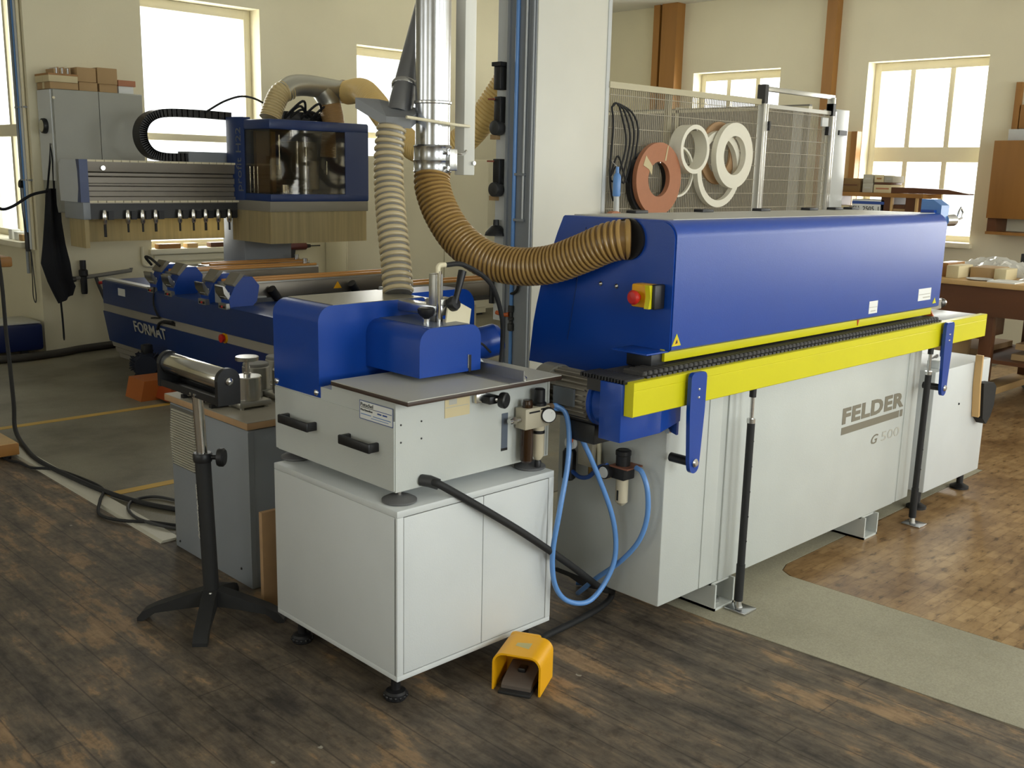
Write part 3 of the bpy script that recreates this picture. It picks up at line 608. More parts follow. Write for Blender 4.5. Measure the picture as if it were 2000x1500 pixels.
pl = MB(Matrix.Translation((-0.515, 0.43, 1.058)) @ Euler((math.radians(-18), math.radians(26), 0)).to_matrix().to_4x4()).box(-0.05, -0.003, -0.055, 0.05, 0.003, 0.05).build('slanted_plate', CREAM, m)
MB().ball((-0.505, 0.44, 1.025), 0.004, 8).build('plate_screw', BLACK, pl)
mtb = MB().lathe([(0.05, 0), (0.055, 0.008), (0.055, 0.10), (0.045, 0.115), (0.0, 0.118)], (-0.30, 0.62, 0.92), (0.75, -0.35, 0.2), 26).build('motor_cap', BLUE, m)
MB().prism([(-0.44, 0.8915), (-0.34, 0.8915), (-0.43, 0.985)], 'y', 0.50, 0.56).build('white_wedge', WHITE, m)
MB().tube(smooth([(-0.56, 0.44, 1.222), (-0.50, 0.42, 1.22), (-0.40, 0.41, 1.16), (-0.33, 0.43, 1.05), (-0.30, 0.455, 0.95), (-0.30, 0.46, 0.893)]), 0.0075, 10).build('black_air_line', RUBBER, m)
MB().tube(smooth([(-0.42, 0.48, 0.97), (-0.36, 0.49, 0.955), (-0.31, 0.50, 0.92)]), 0.004, 8).build('thin_cable', RUBBER, m)
# angle fence on the table
an = MB().box(-0.525, 0.185, 0.8915, -0.465, 0.52, 0.894).box(-0.469, 0.185, 0.8915, -0.465, 0.52, 0.925).build('angle_fence', ALU, m)
MB().lathe([(0.012, 0), (0.012, 0.006), (0.007, 0.012), (0, 0.012)], (-0.445, 0.21, 0.8915), (0, 0, 1), 14).build('fence_bolt', STEEL, an)
# handles on the left side
for y0, y1 in ((0.635, 0.80), (0.325, 0.475)):
    hh = MB().box(-0.932, y0, 0.721, -0.921, y1, 0.749, bev=0.004).box(-0.93, y0 + 0.001, 0.722, -0.889, y0 + 0.015, 0.748, bev=0.003).box(-0.93, y1 - 0.015, 0.722, -0.889, y1 - 0.001, 0.748, bev=0.003).build('carry_handle', BLACK, m)
# maker's plate
st = MB().box(-0.8965, 0.262, 0.806, -0.8955, 0.412, 0.856).build('maker_plate', PAPER, m)
MB().box(-0.897, 0.260, 0.804, -0.8965, 0.414, 0.8055).box(-0.897, 0.260, 0.8565, -0.8965, 0.414, 0.858).box(-0.897, 0.26, 0.804, -0.8965, 0.2615, 0.858).box(-0.897, 0.4125, 0.804, -0.8965, 0.414, 0.858).build('plate_border', BLUEINK, st)
text('plate_name', 'Petschel', (-0.8965, 0.408, 0.8415), (0, -1, 0), (0, 0, 1), 0.058, 0.011, INK, st)
text('plate_trade', 'Maschinenbau', (-0.8965, 0.408, 0.829), (0, -1, 0), (0, 0, 1), 0.055, 0.006, INK, st)
MB().box(-0.8972, 0.337, 0.838, -0.8965, 0.408, 0.8395).build('plate_rule', INK, st)
MB().box(-0.8972, 0.265, 0.838, -0.8965, 0.337, 0.8395).box(-0.8972, 0.312, 0.829, -0.8965, 0.33, 0.833).box(-0.8972, 0.286, 0.829, -0.8965, 0.306, 0.833).build('plate_blue_lines', BLUEINK, st)
MB().box(-0.8972, 0.36, 0.8185, -0.8965, 0.408, 0.8205).box(-0.8972, 0.27, 0.8185, -0.8965, 0.35, 0.8205).box(-0.8972, 0.28, 0.812, -0.8965, 0.36, 0.8135).build('plate_small_print', PALEBLUE, st)
# front face fittings
FY = 0.2545
p = MB().box(-0.715, FY - 0.0012, 0.805, -0.62, FY, 0.862).build('pale_sticker', CARDPALE, m)
MB().box(-0.712, FY - 0.0016, 0.834, -0.625, FY - 0.0012, 0.836).box(-0.70, FY - 0.0016, 0.842, -0.67, FY - 0.0012, 0.858).build('sticker_marks', PALEINK, p)
q = MB().box(-0.61, 0.235, 0.836, -0.565, FY, 0.864, bev=0.003).build('stop_clamp', STEEL, m)
MB().box(-0.585, 0.205, 0.834, -0.545, 0.25, 0.858, bev=0.004).build('clamp_body', BLACK, q)
MB().tube([(-0.56, 0.215, 0.847), (-0.545, 0.19, 0.847)], 0.008, 10).build('clamp_thread', STEEL, q)
MB().lathe([(0.008, -0.002), (0.022, 0.0), (0.024, 0.006), (0.024, 0.018), (0.02, 0.022), (0.008, 0.022)], (-0.547, 0.20, 0.846), (0.35, -0.93, -0.05), 24).build('clamp_knob', BLACK, q)
B('side_opening', mat('dark_opening', (86, 94, 106), 0.6), m, -0.488, FY - 0.001, 0.672, -0.463, FY + 0.001, 0.785)
B('opening_edge', BLACK, m, -0.489, FY - 0.0015, 0.668, -0.463, FY, 0.676)
B('end_strip', GREY, m, -0.292, 0.251, 0.622, -0.285, 0.255, 0.86)
for (x, z) in ((-0.873, 0.81), (-0.873, 0.76), (-0.80, 0.81), (-0.80, 0.76)): MB().ball((x, FY, z), 0.003, 6).build('screw', DARKGREY, m)
# air treatment unit
u = MB().box(-0.44, 0.20, 0.735, -0.335, 0.245, 0.80, bev=0.003).build('air_treatment_unit', mat('beige_unit', (180, 172, 150), 0.5), m)
MB().box(-0.425, 0.1985, 0.785, -0.38, 0.2005, 0.79).box(-0.375, 0.1985, 0.79, -0.345, 0.2005, 0.795).build('unit_slots', BLACK, u)
MB().cyl((-0.485, 0.225, 0.765), (-0.44, 0.225, 0.765), 0.009, seg=14).cyl((-0.475, 0.225, 0.765), (-0.46, 0.225, 0.765), 0.012, seg=6).build('inlet_fitting', STEEL, u)
MB().lathe([(0.014, -0.115), (0.020, -0.108), (0.021, -0.06), (0.019, -0.0)], (-0.413, 0.22, 0.742), (0, 0, 1), 20).build('oil_bowl', AMBER, u)
MB().lathe([(0.006, -0.118), (0.012, -0.112), (0.019, -0.10), (0.019, 0.0)], (-0.362, 0.22, 0.742), (0, 0, 1), 20).build('water_bowl', CLEARBOWL, u)
MB().lathe([(0.0195, -0.03), (0.0195, -0.02)], (-0.362, 0.22, 0.742), (0, 0, 1), 20).build('bowl_band', BLACK, u)
MB().lathe([(0.010, -0.14), (0.011, -0.122), (0.007, -0.115)], (-0.362, 0.22, 0.742), (0, 0, 1), 12).build('drain_valve', BLACK, u)
MB().lathe([(0.016, 0), (0.016, 0.012), (0.014, 0.02), (0.014, 0.024)], (-0.413, 0.22, 0.80), (0, 0, 1), 16).build('oil_dome', AMBER, u)
MB().lathe([(0.022, 0), (0.022, 0.008), (0.017, 0.012), (0.017, 0.05), (0.013, 0.053), (0, 0.053)], (-0.362, 0.22, 0.80), (0, 0, 1), 20).build('pressure_knob', BLACK, u)
g = MB().lathe([(0.024, 0), (0.024, 0.018), (0.022, 0.021)], (-0.345, 0.20, 0.772), (-0.55, -0.83, 0.05), 26).build('pressure_gauge', BLACK, u)
MB().lathe([(0.0205, 0.0212), (0.0205, 0.0216)], (-0.345, 0.20, 0.772), (-0.55, -0.83, 0.05), 26).build('gauge_dial', PAPER, g)
MB().tube([(-0.3665, 0.190, 0.763), (-0.348, 0.178, 0.783)], 0.0013, 6).build('gauge_needle', BLACK, g)
MB().cyl((-0.335, 0.225, 0.785), (-0.30, 0.225, 0.787), 0.011, seg=14).build('outlet_fitting', mat('brassy_fitting', (170, 140, 110), 0.35, 0.6), u)
for (x, y) in ((-0.868, 0.268), (-0.845, 0.83), (-0.345, 0.271), (-0.345, 0.83)):
    f = MB().lathe([(0.046, 0.0), (0.050, 0.003), (0.050, 0.008), (0.035, 0.016), (0.02, 0.02), (0, 0.02)], (x, y, 0.586), (0, 0, 1), 28).build('foot', mat('grey_rubber_foot', (92, 92, 92), 0.6) if 'grey_rubber_foot' not in MATS else MATS['grey_rubber_foot'], m)
    MB().cyl((x, y, 0.60), (x, y, 0.62), 0.006, seg=10).build('foot_bolt', STEEL, f)

# white cabinet underneath
m = thing('white_cabinet', 'white two-door cabinet on black feet carrying the compact trimming machine', 'cabinet', (-0.62, 0.51, 0))
x0, x1, y0, y1 = -0.93, -0.313, 0.2, 0.829
B('carcass', WHITE, m, x0, y0 + 0.004, 0.095, x1, y1, 0.566, bev=0.002)
B('top_panel', WHITE, m, x0, y0 - 0.002, 0.566, x1 + 0.004, y1, 0.586, bev=0.002)
B('bottom_panel', WHITE, m, x0, y0 - 0.002, 0.08, x1 + 0.004, y1, 0.096, bev=0.002)
B('frame_side', WHITE, m, x0, y0 - 0.002, 0.096, x0 + 0.022, y0 + 0.01, 0.566, bev=0.001)
B('frame_side', WHITE, m, x1 - 0.018, y0 - 0.002, 0.096, x1 + 0.004, y0 + 0.01, 0.566, bev=0.001)
xm = -0.608
dk = mat('shadow_gap', (70, 68, 62), 0.8)
B('door_gap', dk, m, x0 + 0.022, y0 + 0.0025, 0.096, x1 - 0.018, y0 + 0.0045, 0.566)
B('door', WHITE, m, x0 + 0.0245, y0 - 0.001, 0.0985, xm - 0.0012, y0 + 0.006, 0.5635, bev=0.001)
B('door', WHITE, m, xm + 0.0012, y0 - 0.001, 0.0985, x1 - 0.0205, y0 + 0.006, 0.5635, bev=0.001)
for (x, y) in ((-0.895, 0.25), (-0.895, 0.74), (-0.36, 0.26), (-0.36, 0.74)):
    f = MB().lathe([(0.030, 0.0), (0.033, 0.004), (0.033, 0.02), (0.028, 0.026), (0.014, 0.03), (0.014, 0.06), (0.02, 0.08)], (x, y, 0), (0, 0, 1), 24)
    for k in range(14):
        a = 2 * PI * k / 14; f.ball((x + 0.032 * math.cos(a), y + 0.032 * math.sin(a), 0.012), 0.0055, 6)
    f.build('adjustable_foot', BLACK, m)

# yellow foot pedal and its armoured cable
ang = math.atan2(0.47, 0.88)
XF = Matrix.Translation((-0.617, 0.037, 0)) @ Matrix.Rotation(ang, 4, 'Z')
m = thing('foot_pedal', 'yellow hooded foot pedal on the floorboards before the white cabinet', 'foot switch', (-0.56, 0.07, 0))
wd = 0.0745
o_ = [(-wd, 0.0), (-wd, 0.075)] + arc(-wd + 0.035, 0.085, 0.035, 180, 90, 7) + arc(wd - 0.035, 0.085, 0.035, 90, 0, 7) + [(wd, 0.075), (wd, 0.0)]
i_ = [(wd - 0.006, 0.0), (wd - 0.006, 0.075)] + arc(wd - 0.036, 0.084, 0.030, 0, 90, 7) + arc(-wd + 0.036, 0.084, 0.030, 90, 180, 7) + [(-wd + 0.006, 0.075), (-wd + 0.006, 0.0)]
pm = MB(XF)
n = len(o_)
ins = i_[::-1]
V = [[pm.bm.verts.new((x, p[0], p[1])) for p in ring] for x in (0.0, 0.135) for ring in (o_, ins)]
for k in range(n - 1):
    pm.bm.faces.new((V[0][k], V[0][k + 1], V[2][k + 1], V[2][k])); pm.bm.faces.new((V[1][k], V[3][k], V[3][k + 1], V[1][k + 1]))
    pm.bm.faces.new((V[0][k], V[1][k], V[1][k + 1], V[0][k + 1])); pm.bm.faces.new((V[2][k], V[2][k + 1], V[3][k + 1], V[3][k]))
for k in (0, n - 1): pm.bm.faces.new((V[0][k], V[2][k], V[3][k], V[1][k]))
hd_ = pm.build('hood', SAFETY, m)
MB(XF).prism([(p[0] * 0.985, p[1] * 0.99) for p in o_], 'x', 0.125, 0.140).build('hood_back', SAFETY, hd_)
MB(XF).box(0.135, -0.03, 0.05, 0.175, 0.068, 0.115, bev=0.012).build('switch_housing', SAFETY, hd_)
MB(XF).prism([(0.05, -0.022), (0.09, -0.022), (0.08, 0.022), (0.06, 0.022)], 'z', 0.1195, 0.1202).build('hood_sticker', mat('faded_sticker', (186, 176, 120), 0.5), hd_)
MB(XF).prism([(0.0, 0.0), (0.0, 0.02), (0.014, 0.03), (0.10, 0.048), (0.115, 0.048), (0.115, 0.0)], 'y', -0.045, 0.045).build('pedal', mat('brown_grey_pedal', (92, 82, 74), 0.6), m)
MB(XF).box(-0.02, -0.05, 0.0, 0.12, 0.05, 0.010, bev=0.003).build('pedal_base', RUBBER, m)
MB(XF).box(0.055, -0.012, 0.037, 0.085, 0.012, 0.052, bev=0.004).build('pedal_stud', BLACK, m)
t = thing('armoured_cable', 'thick black cable slanting from trimming machine down to the yellow foot pedal', 'cable', (-0.3, 0.22, 0))
MB().tube(smooth([(-0.79, 0.25, 0.637), (-0.78, 0.23, 0.633), (-0.755, 0.20, 0.619), (-0.50, 0.165, 0.445), (-0.25, 0.175, 0.265), (-0.06, 0.205, 0.125), (0.05, 0.245, 0.068), (0.09, 0.27, 0.04), (0.07, 0.268, 0.018), (-0.02, 0.25, 0.012), (-0.15, 0.235, 0.012), (-0.30, 0.225, 0.012), (-0.39, 0.18, 0.03), (-0.445, 0.145, 0.08)], 10), 0.0115, 14).build('cable', RUBBER, t)
MB().tube([(-0.80, 0.258, 0.638), (-0.785, 0.235, 0.636), (-0.768, 0.214, 0.628)], [0.017, 0.0175, 0.016], 16).build('cable_gland', DARKGREY, t)

# blue compressed air hoses
t = MB().tube(smooth([(-0.30, 0.225, 0.787), (-0.285, 0.22, 0.786), (-0.265, 0.20, 0.765), (-0.26, 0.185, 0.70), (-0.285, 0.165, 0.60), (-0.33, 0.15, 0.47), (-0.345, 0.16, 0.33), (-0.325, 0.165, 0.22), (-0.27, 0.16, 0.15), (-0.19, 0.14, 0.13), (-0.12, 0.13, 0.18), (-0.085, 0.12, 0.27), (-0.10, 0.125, 0.40), (-0.155, 0.155, 0.56), (-0.205, 0.185, 0.68), (-0.245, 0.215, 0.76), (-0.275, 0.226, 0.775), (-0.30, 0.23, 0.775)], 10), 0.0085, 12).build('air_hose', AIRBLUE)
tag(t, 'bright blue air hose looping down in front of white cabinet corner', 'hose', 'blue air hoses')
t = MB().tube(smooth([(-0.055, 0.075, 0.575), (-0.06, 0.045, 0.565), (-0.06, 0.02, 0.51), (-0.055, 0.02, 0.42), (-0.055, 0.05, 0.33), (-0.06, 0.12, 0.24), (-0.06, 0.22, 0.15), (-0.03, 0.32, 0.06), (0.04, 0.38, 0.022), (0.13, 0.42, 0.012), (0.11, 0.46, 0.012)], 10), 0.0085, 12).build('air_hose', AIRBLUE)
tag(t, 'blue air hose curving from air regulator down to the floor', 'hose', 'blue air hoses')
t = MB().tube(smooth([(-0.08, 0.175, 0.565), (-0.07, 0.22, 0.545), (-0.06, 0.27, 0.50), (-0.05, 0.32, 0.485), (-0.045, 0.36, 0.495)], 10), 0.0075, 12).build('air_hose', mat('darker_blue_hose', (44, 84, 160), 0.4))
tag(t, 'short darker blue hose entering the air regulator from the left', 'hose', 'blue air hoses')

# ------------------------------------------------------------------ roller stand
m = thing('roller_stand', 'black roller stand with chromed roller left of the trimming machine', 'stand', (-1.03, 1.08, 0))
MB().tube([(-1.03, 1.08, 0.10), (-1.035, 1.095, 0.57)], 0.0255, 24).build('outer_column', RUBBER, m)
MB().lathe([(0.029, 0), (0.031, 0.006), (0.031, 0.025), (0.028, 0.03)], (-1.035, 1.095, 0.55), (0, 0, 1), 24).build('collar', BLACK, m)
MB().tube([(-1.035, 1.095, 0.56), (-1.04, 1.105, 0.775)], 0.0175, 24).build('inner_tube', CHROME, m)
cw_ = Vector((0.718, -0.696, 0))
kn = MB().lathe([(0.008, 0.02), (0.008, 0.045), (0.028, 0.05), (0.031, 0.056), (0.031, 0.068), (0.025, 0.074), (0, 0.075)], (-1.035, 1.095, 0.565), cw_, 20).build('clamp_knob', BLACK, m)
for i, d in enumerate(((-0.74, 0.67), (0.72, -0.69), (-0.63, -0.78), (0.7, 0.71))):
    d = Vector((d[0], d[1], 0)).normalized(); o = Vector((-1.03, 1.08, 0)); s = Vector((-d.y, d.x, 0)) * 0.023
    mb = MB(); L = 0.235 if i != 2 else 0.2
    pr = [(0.01, 0.055, 0.115), (0.06, 0.05, 0.10), (L - 0.05, 0.03, 0.055), (L - 0.01, 0.0, 0.035), (L + 0.01, 0.0, 0.012)]
    pv = None
    for (q, lo, hi) in pr:
        r_ = [mb.bm.verts.new(o + d * q + s * a + Vector((0, 0, z))) for a, z in ((-1, lo), (1, lo), (1, hi), (-1, hi))]
        if pv: [mb.bm.faces.new((pv[k], pv[(k + 1) % 4], r_[(k + 1) % 4], r_[k])) for k in range(4)]
        else: mb.bm.faces.new(r_[::-1])
        pv = r_
    mb.bm.faces.new(pv); mb.build('leg', RUBBER, m)
MB().ball((-1.05, 1.05, 0.105), 0.006, 8).build('leg_bolt', STEEL, m)
RX, RZ = -1.04, 0.85
ro = C('roller', CHROME, m, (RX, 0.915, RZ), (RX, 1.285, RZ), 0.036, seg=40, bev=0.003)
for y in (0.896, 1.287):
    pc = MB().prism([(RX - 0.038, 0.775)] + [(RX - 0.038, 0.85)] + arc(RX, 0.852, 0.039, 180, 0, 14) + [(RX + 0.038, 0.775)], 'y', y, y + 0.018).build('end_bracket', BLACK, m)
    MB().lathe([(0.013, 0), (0.012, 0.006), (0.006, 0.011), (0, 0.012)], (RX, y if y < 1 else y + 0.018, RZ), (0, -1 if y < 1 else 1, 0), 18).build('axle_bolt', STEEL, pc)
MB().box(RX - 0.034, 0.91, 0.777, RX + 0.034, 1.29, 0.783).box(RX - 0.036, 0.91, 0.777, RX - 0.032, 1.29, 0.80).box(RX + 0.032, 0.91, 0.777, RX + 0.036, 1.29, 0.80).build('channel', BLACK, m)
for y in (1.05, 1.075): MB().lathe([(0.006, 0), (0.006, 0.005), (0, 0.006)], (RX - 0.035, y, 0.785), (-1, 0, 0), 10).build('channel_bolt', STEEL, m)
text('stand_web_address', 'feldershop.com', (-1.0320 - 0.983 * 0.0272 - 0.0016, 1.0862 + 0.183 * 0.0272 - 0.0088, 0.29), (-0.0106, 0.032, 1), (0.18, 0.98, 0.0), 0.187, 0.018, PALEINK, m, bold=0.012, shear=0.2, normal_off=0.0012)

# ------------------------------------------------------------------ grey steel cabinet with fibreboard top
m = thing('control_cabinet', 'grey steel cabinet with louvred vent and fibreboard top behind roller stand', 'cabinet', (-0.6, 1.5, 0))
k = MB().box(-0.805, 1.205, 0.0, -0.30, 1.80, 0.592, bev=0.006).build('body', CABGREY, m)
B('corner_seam', CABGREY, k, -0.8065, 1.2035, 0.01, -0.785, 1.2065, 0.585)
B('vent_shade_panel', mat('vent_shadow_grey', (96, 94, 86), 0.7), k, -0.8062, 1.585, 0.345, -0.803, 1.79, 0.585)  # flat dark panel, painting the shade between the slats
lv = MB()
for i in range(22):
    z = 0.352 + 0.0102 * i; hw = 0.085 + 0.014 * math.sin(PI * i / 21)
    lv.prism([(-0.805, z), (-0.813, z + 0.001), (-0.813, z + 0.0045), (-0.805, z + 0.0055)], 'y', 1.690 - hw, 1.690 + hw)
lv.build('louvre_vent', mat('warm_grey_louvre', (186, 182, 164), 0.5), k)
b = MB().box(-0.815, 1.192, 0.598, -0.28, 1.822, 0.622, bev=0.002).build('worktop', MDF, m)
B('worktop_face', mat('dusty_worktop', (158, 152, 136), 0.6, var=0.1), b, -0.814, 1.193, 0.622, -0.281, 1.821, 0.624)
B('plinth', CABGREY, m, -0.80, 1.21, 0.0, -0.31, 1.79, 0.01)
B('top_rail', CABGREY, m, -0.79, 1.22, 0.59, -0.31, 1.79, 0.6)
for (y, z) in ((1.28, 0.06), (1.76, 0.03)): MB().ball((-0.805, y, z), 0.005, 8).build('screw', BLACK, m)
# suction clamps standing on it
def clamp(name, x, y, label, disc=True, hz=0.0):
    t = thing(name, label, 'vacuum clamp', (x, y, 0.624), 'round vacuum clamps on the grey cabinet')
    B('base_plate', ALU, t, x - 0.065, y - 0.055, 0.632, x + 0.065, y + 0.055, 0.652, bev=0.003)
    for sx in (-1, 1):
        for sy in (-1, 1): C('base_foot', ALU, t, (x + sx * 0.05, y + sy * 0.042, 0.624), (x + sx * 0.05, y + sy * 0.042, 0.634), 0.008, seg=10)
    MB().lathe([(0.050, 0), (0.052, 0.003), (0.052, 0.085), (0.049, 0.088), (0.0, 0.088)], (x, y, 0.652), (0, 0, 1), 36).build('cylinder', ALU if not disc else mat('turned_aluminium', (186, 184, 178), 0.22, 1.0) if 'turned_aluminium' not in MATS else MATS['turned_aluminium'], t)
    if disc:
        MB().lathe([(0.014, 0), (0.014, 0.012), (0.009, 0.014), (0.009, 0.06)], (x, y, 0.74), (0, 0, 1), 20).build('piston_rod', CHROME, t)
        MB().lathe([(0.040, 0), (0.043, 0.002), (0.043, 0.013), (0.041, 0.015), (0, 0.015)], (x, y, 0.798), (0, 0, 1), 36).build('clamp_disc', MATS['turned_aluminium'], t)
    else:
        MB().lathe([(0.049, 0), (0.05, 0.008), (0.047, 0.012), (0, 0.012)], (x, y, 0.74), (0, 0, 1), 30).build('top_cap', STONE, t)
    return t
clamp('vacuum_clamp', -0.675, 1.425, 'shiny round vacuum clamp with raised disc nearest the roller stand')
clamp('vacuum_clamp', -0.49, 1.46, 'round vacuum clamp with raised disc half hidden behind blue hood')
clamp('vacuum_clamp', -0.55, 1.58, 'low round vacuum clamp behind the shiny one on grey cabinet', False)
clamp('vacuum_clamp', -0.40, 1.66, 'low round vacuum clamp at the back of grey cabinet', False)
t = thing('clamp_rail', 'black slotted clamp bar lying on grey cabinet under the roller', 'bar', (-0.75, 1.58, 0.624))
MB().box(-0.79, 1.45, 0.636, -0.735, 1.735, 0.662, bev=0.003).build('bar', BLACK, t)
for y in (1.47, 1.58, 1.69): MB().box(-0.80, y, 0.624, -0.73, y + 0.022, 0.637).build('bar_foot', BLACK, t)
for y in (1.52, 1.66): MB().box(-0.7915, y, 0.636, -0.79, y + 0.02, 0.66).build('metal_insert', STEEL, t)
t = tag(MB().box(-0.862, 1.03, 0.0, -0.80, 1.05, 0.35, bev=0.002).build('wood_board', MDF), 'narrow brown board standing between the white and grey cabinets', 'board')

# ------------------------------------------------------------------ large machining centre by the back wall
m = thing('machining_centre', 'large dark blue gantry machining centre with bristle skirts near the back wall', 'machine', (1.4, 4.8, 0))
bp_ = [(0.72, 0.13), (0.68, 0.372), (0.70, 0.378), (0.70, 0.428), (0.68, 0.434), (0.685, 0.50), (0.80, 0.60), (2.15, 0.60), (2.15, 0.13)]
MB().prism([(0.72, 0.13), (0.682, 0.37), (2.15, 0.37), (2.15, 0.13)], 'y', 3.3, 6.0).build('bed_lower_panel', DEEPBLUE, m)
MB().prism([(0.69, 0.37), (0.69, 0.432), (2.14, 0.432), (2.14, 0.37)], 'y', 3.3, 6.0).build('bed_strip', mat('taupe_strip', (150, 144, 132), 0.5), m)
up = MB().prism([(0.682, 0.432), (0.682, 0.605), (0.70, 0.612), (2.15, 0.612), (2.15, 0.432)], 'y', 3.3, 5.985).build('bed_upper_panel', DEEPBLUE, m)
B('type_sticker', PAPER, up, 0.680, 5.58, 0.52, 0.682, 5.70, 0.575)
MB().box(0.70, 5.2, 0.612, 0.76, 5.985, 0.624).build('edge_strip', LIGHTGREY, up)
lw = MB().box(0.78, 3.3, 0.0, 2.1, 5.95, 0.13)
lo = lw.build('bed_plinth', DARKGREY, m)
for k in range(3):
    MB().prism([(0.725 + 0.012 * k, 0.128 - 0.042 * k), (0.735 + 0.012 * k, 0.09 - 0.042 * k), (0.8, 0.09 - 0.042 * k), (0.8, 0.128 - 0.042 * k)], 'y', 3.3, 5.97 - 0.03 * k).build('skirt_louvre', MATS['taupe_strip'], lo)
B('bed_end_cover', CREAM, m, 1.2, 3.28, 0.13, 2.15, 3.305, 0.60)
es = MB().lathe([(0.035, 0), (0.035, 0.008)], (0.69, 4.10, 0.40), (-1, 0, 0), 20).build('emergency_stop', SAFETY, m)
MB().lathe([(0.014, 0.008), (0.014, 0.016), (0.028, 0.02), (0.028, 0.034), (0, 0.038)], (0.69, 4.10, 0.40), (-1, 0, 0), 20).build('stop_button', RED, es)
B('strip_label', BLACK, m, 0.688, 4.80, 0.39, 0.691, 4.98, 0.415)
text('bed_lettering', 'FORMAT', (0.694, 5.46, 0.272), (0, -1, 0), (-0.16, 0, 1), 0.52, 0.085, PALEINK, m, bold=0.012, normal_off=0.004)
# gantry beam with cable track and end cap
gp = [(5.42, 1.215), (5.42, 1.262), (5.445, 1.268), (5.445, 1.30), (5.43, 1.305), (5.43, 1.335), (5.45, 1.342), (5.45, 1.355), (5.43, 1.36), (5.43, 1.40), (5.455, 1.41), (5.455, 1.43), (5.425, 1.44), (5.42, 1.50), (5.42, 1.515), (5.78, 1.515), (5.78, 1.215)]
gb = MB().prism(gp, 'x', 0.38, 2.55).build('gantry_beam', GANTRYALU, m)
for z in (1.508, 1.222):
    r_ = MB(); x = 0.39
    while x < 1.56: r_.box(x, 5.412, z, x + 0.057, 5.421, z + 0.014); x += 0.062
    r_.build('slotted_rail', CREAM, gb)
C('locating_boss', STEEL, gb, (0.50, 5.424, 1.465), (0.50, 5.41, 1.465), 0.017, seg=16)
cap = MB().prism([(5.46, 1.225), (5.435, 1.32), (5.435, 1.44), (5.455, 1.522), (5.74, 1.522), (5.775, 1.49), (5.785, 1.36), (5.775, 1.225)], 'x', 0.328, 0.385).build('end_cap', mat('silver_blue_cap', (190, 196, 204), 0.35, 0.2), gb)
MB().prism([(5.40, 1.225), (5.40, 1.522), (5.457, 1.522), (5.437, 1.44), (5.437, 1.32), (5.462, 1.225)], 'x', 0.326, 0.386).build('blue_band', DEEPBLUE, cap)
B('skirt_holder', CABGREY, gb, 0.338, 5.40, 1.105, 0.39, 5.74, 1.225, bev=0.004)
B('skirt_bristles', BRISTLE, gb, 0.345, 5.41, 0.905, 0.375, 5.68, 1.105)
B('rear_bristles', BRISTLE, gb, 0.376, 5.66, 0.93, 1.56, 5.685, 1.17)
B('rear_holder', DARKGREY, gb, 0.376, 5.64, 1.15, 1.56, 5.75, 1.222)
th = MB().box(0.40, 5.44, 1.105, 1.56, 5.60, 1.215).build('tool_magazine', DARKGREY, gb)
for i, x in enumerate((0.49, 0.66, 0.77, 0.87, 1.06, 1.17, 1.27, 1.375, 1.47)):
    tl = MB().lathe([(0.012, -0.06), (0.018, -0.045), (0.02, 0.0), (0.014, 0.03), (0.012, 0.04)], (x, 5.41, 1.13), (0, 0, 1), 14).build('tool_holder', CHROME, th)
    MB().cyl((x, 5.41, 1.01 - (0.03 if i == 0 else 0)), (x, 5.41, 1.075), 0.0075 if i % 3 else 0.01, seg=10).build('drill_bit', BLACK, tl)
    MB().box(x + 0.035, 5.425, 1.10, x + 0.075, 5.441, 1.16).build('magazine_clip', BLACK, th)
pth = [(1.62, 5.66, 1.88), (1.3, 5.66, 1.885), (1.06, 5.66, 1.875), (0.95, 5.66, 1.83), (0.90, 5.66, 1.75), (0.905, 5.66, 1.66), (0.96, 5.66, 1.585), (1.06, 5.66, 1.555), (1.25, 5.66, 1.555)]
pp = smooth(pth, 6); cc = MB()
for a, b in zip(pp, pp[1:]):
    d = (b - a).normalized(); nn = Vector((-d.z, 0, d.x)) * 0.031; q = [a - d * 0.004 + nn, a - d * 0.004 - nn, b + d * 0.004 - nn, b + d * 0.004 + nn]
    cc.prism([(v.x, v.z) for v in q], 'y', 5.60, 5.72)
cc.build('cable_track', BLACK, m)
B('track_tray', CABGREY, gb, 1.24, 5.58, 1.518, 2.5, 5.76, 1.60)
B('gantry_column', CABGREY, m, 1.62, 5.45, 0.61, 2.05, 5.80, 1.216, bev=0.01)
# machining head behind its window
x0, x1, y0, y1, z0, z1 = 1.57, 2.475, 4.955, 5.56, 1.24, 1.85
hd = MB()
hd.box(x0, y0, z0, x1, y1, 1.298, bev=0.01).box(x0, y0, 1.775, x1, y1, z1, bev=0.012)
hd.box(2.25, y0 + 0.002, z0 + 0.012, x1 - 0.002, y1 - 0.002, z1 - 0.012)
hd.prism([(x0 - 0.005, 5.33), (x0 - 0.035, 5.42), (x0 - 0.02, 5.56), (x0 + 0.06, 5.56), (x0 + 0.06, 5.33)], 'z', z0, z1 + 0.02)
hd.box(x0 + 0.003, 5.50, z0 + 0.012, x1 - 0.004, y1 - 0.003, z1 - 0.012)
hd = hd.build('head_housing', DEEPBLUE, m)
text('head_lettering', 'profit H22', (x0 - 0.0085, 5.338, 1.31), (0, 0, 1), (-0.316, 0.949, 0), 0.48, 0.066, mat('dim_print', (96, 98, 100), 0.5), hd, normal_off=0.002)
B('window_front', GUARD, hd, x0 + 0.012, y0 + 0.008, 1.298, 2.25, y0 + 0.012, 1.775)
B('window_side', GUARD, hd, x0 + 0.006, y0 + 0.012, 1.298, x0 + 0.010, 5.33, 1.775)
B('window_post', GUARD, hd, x0 + 0.004, y0 + 0.004, 1.298, x0 + 0.016, y0 + 0.016, 1.775)
